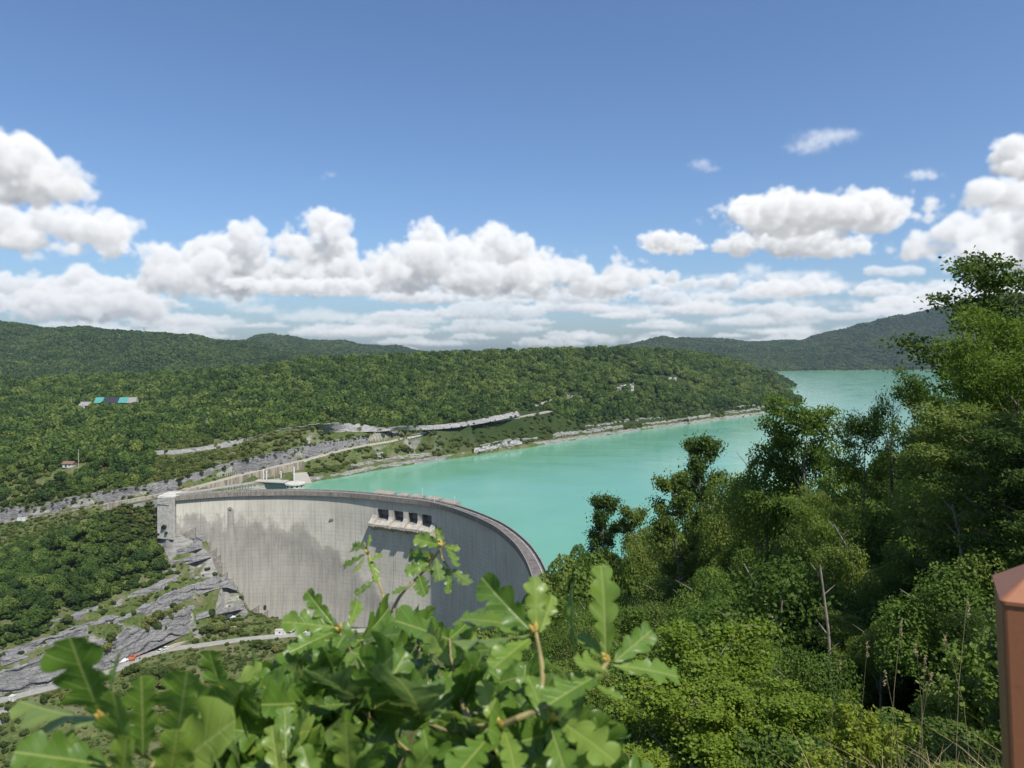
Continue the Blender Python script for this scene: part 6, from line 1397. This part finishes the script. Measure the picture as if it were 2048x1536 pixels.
H = [((203,1436,.60),(134,1285,.56),C_,1.15,.5),((207,1440,.60),(40,1428,.64),(.1,-.4,-.9),.8,.9),((212,1432,.60),(232,1298,.66),(-.9,-.5,.3),.55,1.4),((262,1540,.58),(216,1392,.55),(-.2,-.9,.5),1.0,.5),
 ((286,1512,.62),(283,1360,.60),(.3,-.8,.5),.8,.8),((352,1496,.64),(368,1352,.60),C_,1.0,.6),((222,1530,.60),(30,1500,.56),(0,-.6,.8),1.0,.5),((180,1590,.58),(120,1470,.60),C_,1.0,.5),((300,1580,.60),(446,1440,.56),(.2,-.8,.6),1.05,.5),
 ((330,1600,.58),(352,1470,.56),C_,1.1,.5),((240,1600,.56),(250,1475,.55),C_,1.1,.4),((446,1380,.85),(412,1308,.83),C_,1.3,.3),((450,1382,.85),(520,1330,.85),U_,1.1,.4),((440,1392,.85),(370,1440,.80),U_,1.0,.4),((455,1390,.85),(505,1440,.8),C_,1.0,.4),
 ((668,1254,.95),(550,1236,.95),(-.2,-.8,.5),1.05,.5),((664,1246,.95),(606,1176,.97),(-.3,-.9,.3),1.0,.5),((672,1262,.95),(570,1300,.9),U_,1.0,.5),((690,1268,.95),(640,1345,.85),C_,1.05,.5),((700,1250,.95),(720,1190,1.0),(.4,-.8,.4),.9,.7),
 ((728,1095,1.35),(697,1092,1.4),C_,.9,.6),((730,1110,1.35),(680,1136,1.35),U_,.8,.8),((738,1112,1.35),(755,1168,1.3),Rt,.9,.7),((733,1104,1.35),(742,1066,1.36),(.8,-.5,.3),.6,1.2),((728,1116,1.35),(706,1150,1.32),DN,.9,.6),((742,1120,1.33),(768,1106,1.36),Rt,.8,.8),((752,1160,1.3),(705,1190,1.28),U_,.7,.8),
 ((886,1088,1.25),(872,1052,1.27),C_,1.2,.5),((884,1090,1.25),(822,1074,1.27),(-.2,-.9,.5),1.15,.5),((888,1092,1.25),(922,1098,1.24),C_,1.0,.5),((896,1096,1.25),(915,1132,1.2),Rt,1.05,.5),((868,1112,1.27),(810,1110,1.3),C_,1.0,.5),((860,1122,1.27),(806,1148,1.25),C_,1.2,.5),((872,1116,1.25),(880,1170,1.2),DN,1.0,.5),((850,1136,1.27),(900,1150,1.24),Rt,1.0,.5),((838,1150,1.27),(850,1190,1.2),C_,1.0,.6),((905,1138,1.22),(946,1176,1.18),DN,1.0,.5),((900,1140,1.22),(895,1192,1.2),U_,.9,.6),((815,1172,1.25),(785,1188,1.2),U_,.8,.7),
 ((1074,1262,.72),(1072,1142,.74),(.2,-.9,.4),1.15,.4),((1066,1264,.72),(948,1148,.74),(-.3,-.85,.5),1.05,.4),((1080,1264,.72),(1112,1180,.76),(.6,-.7,.3),.8,.8),((1062,1270,.72),(885,1300,.70),(0,-.3,-.9),.95,.5),((1060,1276,.72),(980,1335,.66),U_,1.0,.5),((1064,1258,.74),(900,1215,.80),(-.1,-.6,.8),1.0,.4),
 ((1212,1312,.70),(1206,1112,.72),(-.25,-.9,.2),.78,.6),((1208,1316,.70),(1152,1258,.74),(-.3,-.8,.5),.85,.6),((1230,1322,.70),(1318,1248,.74),(.2,-.75,.6),.95,.5),((1228,1330,.70),(1376,1344,.72),(.1,-.5,.85),.85,.6),((1205,1345,.68),(1090,1400,.62),(0,-.4,.9),1.0,.5),((1216,1338,.70),(1150,1318,.66),U_,1.0,.5),((1180,1375,.68),(1085,1330,.70),(.2,-.7,-.6),1.0,.4),((1190,1370,.68),(1250,1400,.66),Rt,.9,.6),
 ((1120,1440,.66),(1240,1520,.60),(.1,-.8,.6),1.1,.4),((1100,1450,.66),(1140,1570,.60),C_,1.1,.4),((1090,1440,.66),(1055,1335,.70),C_,.95,.5),((1000,1452,.68),(860,1420,.66),(0,-.6,-.7),1.0,.5),((990,1455,.68),(960,1350,.70),C_,1.0,.5),((1010,1460,.68),(1040,1560,.62),C_,1.0,.5),((985,1465,.68),(900,1560,.60),U_,1.0,.5),
 ((700,1560,.62),(690,1440,.60),C_,1.15,.4),((690,1580,.60),(770,1480,.58),Rt,1.1,.4),((640,1600,.60),(600,1480,.62),C_,1.0,.5),((800,1600,.60),(850,1500,.58),C_,1.1,.4),((560,1560,.68),(540,1440,.70),(-.2,-.8,.5),1.0,.5),((700,1300,.92),(800,1340,.80),U_,1.0,.5),((900,1330,.8),(845,1240,.85),(-.2,-.9,.3),1.1,.4),((905,1332,.8),(960,1262,.82),(.3,-.9,.3),.9,.5),((760,1385,.78),(720,1290,.8),C_,1.0,.5),((1150,1310,.75),(1128,1150,.80),(-.85,-.5,.2),.35,1.5)]
for b, tp, fc, wf, cup in H:
    q_ = .98 if b[0] < 480 else .90
    leaf(b, tuple(b[i] + (tp[i] - b[i]) * q_ for i in range(3)), fc, wf * .94, cup)
HUBS = [(205,1438,.60),(445,1384,.85),(680,1262,.95),(735,1108,1.35),(884,1092,1.25),(862,1122,1.27),(1070,1266,.72),(1218,1322,.70),(1110,1440,.66),(1000,1455,.68),(905,1332,.80),(760,1385,.78),(700,1560,.62),(560,1560,.68),(300,1560,.60)]
rs = np.random.RandomState(77); TOPL = [(330,1540),(400,1440),(470,1380),(540,1310),(590,1270),(660,1240),(740,1215),(840,1200),(920,1215),(1000,1240),(1090,1300),(1160,1380),(1230,1470),(1290,1560)]
tx_, ty_ = zip(*TOPL); FILL = []
while len(FILL) < 125:
    px = 380 + 850 * rs.rand(); top = np.interp(px, tx_, ty_); py = top + 30 + (1640 - top) * rs.rand() ** .9; FILL.append((px, py, .72 + .45 * rs.rand() + .25 * (py < 1400)))
for hx, hy, hd in FILL:
    for j in range(rs.randint(5, 8)):
        a = rs.rand() * 6.28; ln = (.050 + .032 * rs.rand()) / hd * FPX; tx, ty = hx + ln * math.cos(a), hy + ln * .75 * math.sin(a) - 18
        if ty < np.interp(tx, tx_, ty_): ty = np.interp(tx, tx_, ty_) + 20 * rs.rand()
        leaf((hx, hy, hd), (tx, ty, hd + .05 * rs.randn()), (rs.randn() * .5, -.55 + .4 * rs.randn(), .6 + .4 * rs.randn()), .9 + .25 * rs.rand(), .5, hero=False)
# the hundred leaves that show largest are parts of their own, the rest are one mesh
order = sorted(range(len(leafdata)), key=lambda i: (not leafdata[i][3], -leafdata[i][5] / leafdata[i][4][1]))
rv, rf, ru = [], [], []; off = 0
for n_, i in enumerate(order):
    V, F, UV, hero, B, L = leafdata[i]
    if n_ < 99: raw('leaf', V - OAK0, F, M_leaf, oak, True, UV)
    else: rv.append(V - OAK0); rf.append(F + off); ru.append(UV); off += len(V)
tag(raw('leaves', np.vstack(rv), np.vstack(rf), M_leaf, oak, True, np.vstack(ru)), kind='stuff')
root_ = np.array([0, 0, -.05]); 
fork = np.array(Y(760, 1640, 1.05)) - OAK0; fork2 = np.array(Y(420, 1680, .8)) - OAK0; fork3 = np.array(Y(1010, 1620, .82)) - OAK0
MB().tube([root_, root_ * .5 + fork * .5 + [.03, 0, 0], fork], [.014, .011, .007], 8).build('stem', M_twig, oak)
MB().tube([root_ + [-.02, 0, 0], (root_ + fork2) / 2 + [-.05, 0, 0], fork2], [.011, .008, .005], 8).build('stem', M_twig, oak)
MB().tube([root_ + [.02, 0, 0], (root_ + fork3) / 2 + [.05, 0, 0], fork3], [.012, .009, .006], 8).build('stem', M_twig, oak)
def twig(*P, r0=.0034, r1=.0017): 
    Q = [np.array(Y(*p_)) - OAK0 if len(p_) == 3 and p_[2] < 3 and p_[0] > 5 else np.array(p_) for p_ in P]; Q = spline(Q, 14) if len(Q) > 2 else np.array(Q)
    MB().tube(Q, list(np.linspace(r0, r1, len(Q))), 7).build('twig', M_twig, oak)
twig(tuple(fork), (770,1400,1.1), (768,1205,1.28), (748,1140,1.33), (728,1085,1.37), r0=.0045)
twig((770,1260,1.22), (800,1192,1.25), (850,1140,1.27), (880,1098,1.25), (890,1085,1.25))
twig(tuple(fork), (735,1420,1.0), (700,1300,.95), (672,1258,.95), r0=.004)
twig((735,1420,1.0), (760,1400,.85), (758,1384,.78)); twig((900,1140,1.22), (885,1118,1.25), (880,1098,1.25), r0=.0022, r1=.002)
twig(tuple(fork2), (330,1540,.66), (250,1490,.61), (205,1438,.60)); twig(tuple(fork2), (440,1520,.84), (452,1430,.85), (446,1382,.85)); twig((330,1540,.66), (300,1550,.61), (320,1500,.62))
twig(tuple(fork3), (1005,1500,.72), (1000,1450,.68), (1070,1425,.67), (1180,1370,.68), (1218,1318,.70), r0=.0045, r1=.0022); twig((1000,1450,.68), (940,1440,.70), (915,1370,.78), (905,1330,.80)); twig((1070,1425,.67), (1085,1350,.70), (1072,1264,.72))
twig(tuple(fork), (720,1600,.75), (700,1555,.62)); twig(tuple(fork2), (540,1600,.72), (560,1555,.68))
for hx, hy, hd in FILL: 
    hub = np.array(Y(hx, hy, hd)) - OAK0; base = min((fork, fork2, fork3), key=lambda q: np.linalg.norm(q - hub)); m_ = (hub + base) / 2 + rs.randn(3) * .02
    MB().tube(spline([base, m_, hub], 8), list(np.linspace(.0026, .0014, 8)), 6).build('twig', M_twig, oak)
for hx, hy, hd in HUBS[:10]:
    q = np.array(Y(hx, hy, hd)) - OAK0; mb = MB()
    for j in range(3): d = np.array([rs.randn() * .5, -.3 + rs.randn() * .4, .9]); d /= np.linalg.norm(d); mb.tube([q, q + d * .004, q + d * .008, q + d * .012], [.0015, .0028, .0022, .0004], 6)
    mb.build('bud', M_bud, oak)

# ---------------------------------------------------------------- the air over the valley
hz, t, p, o = material('haze'); t.nodes.remove(p)
vp = t.nodes.new('ShaderNodeVolumePrincipled'); vp.inputs['Color'].default_value = (.72, .85, 1, 1); vp.inputs['Density'].default_value = .00005; vp.inputs['Anisotropy'].default_value = .35
lk(t, vp.outputs[0], o.inputs['Volume'])
mb = MB().box((0, 0, 195), (15600, 15600, 650)); hb = mb.build('haze', hz); tag(hb, kind='stuff')
hb.data.polygons.foreach_set('use_smooth', [False] * 6)
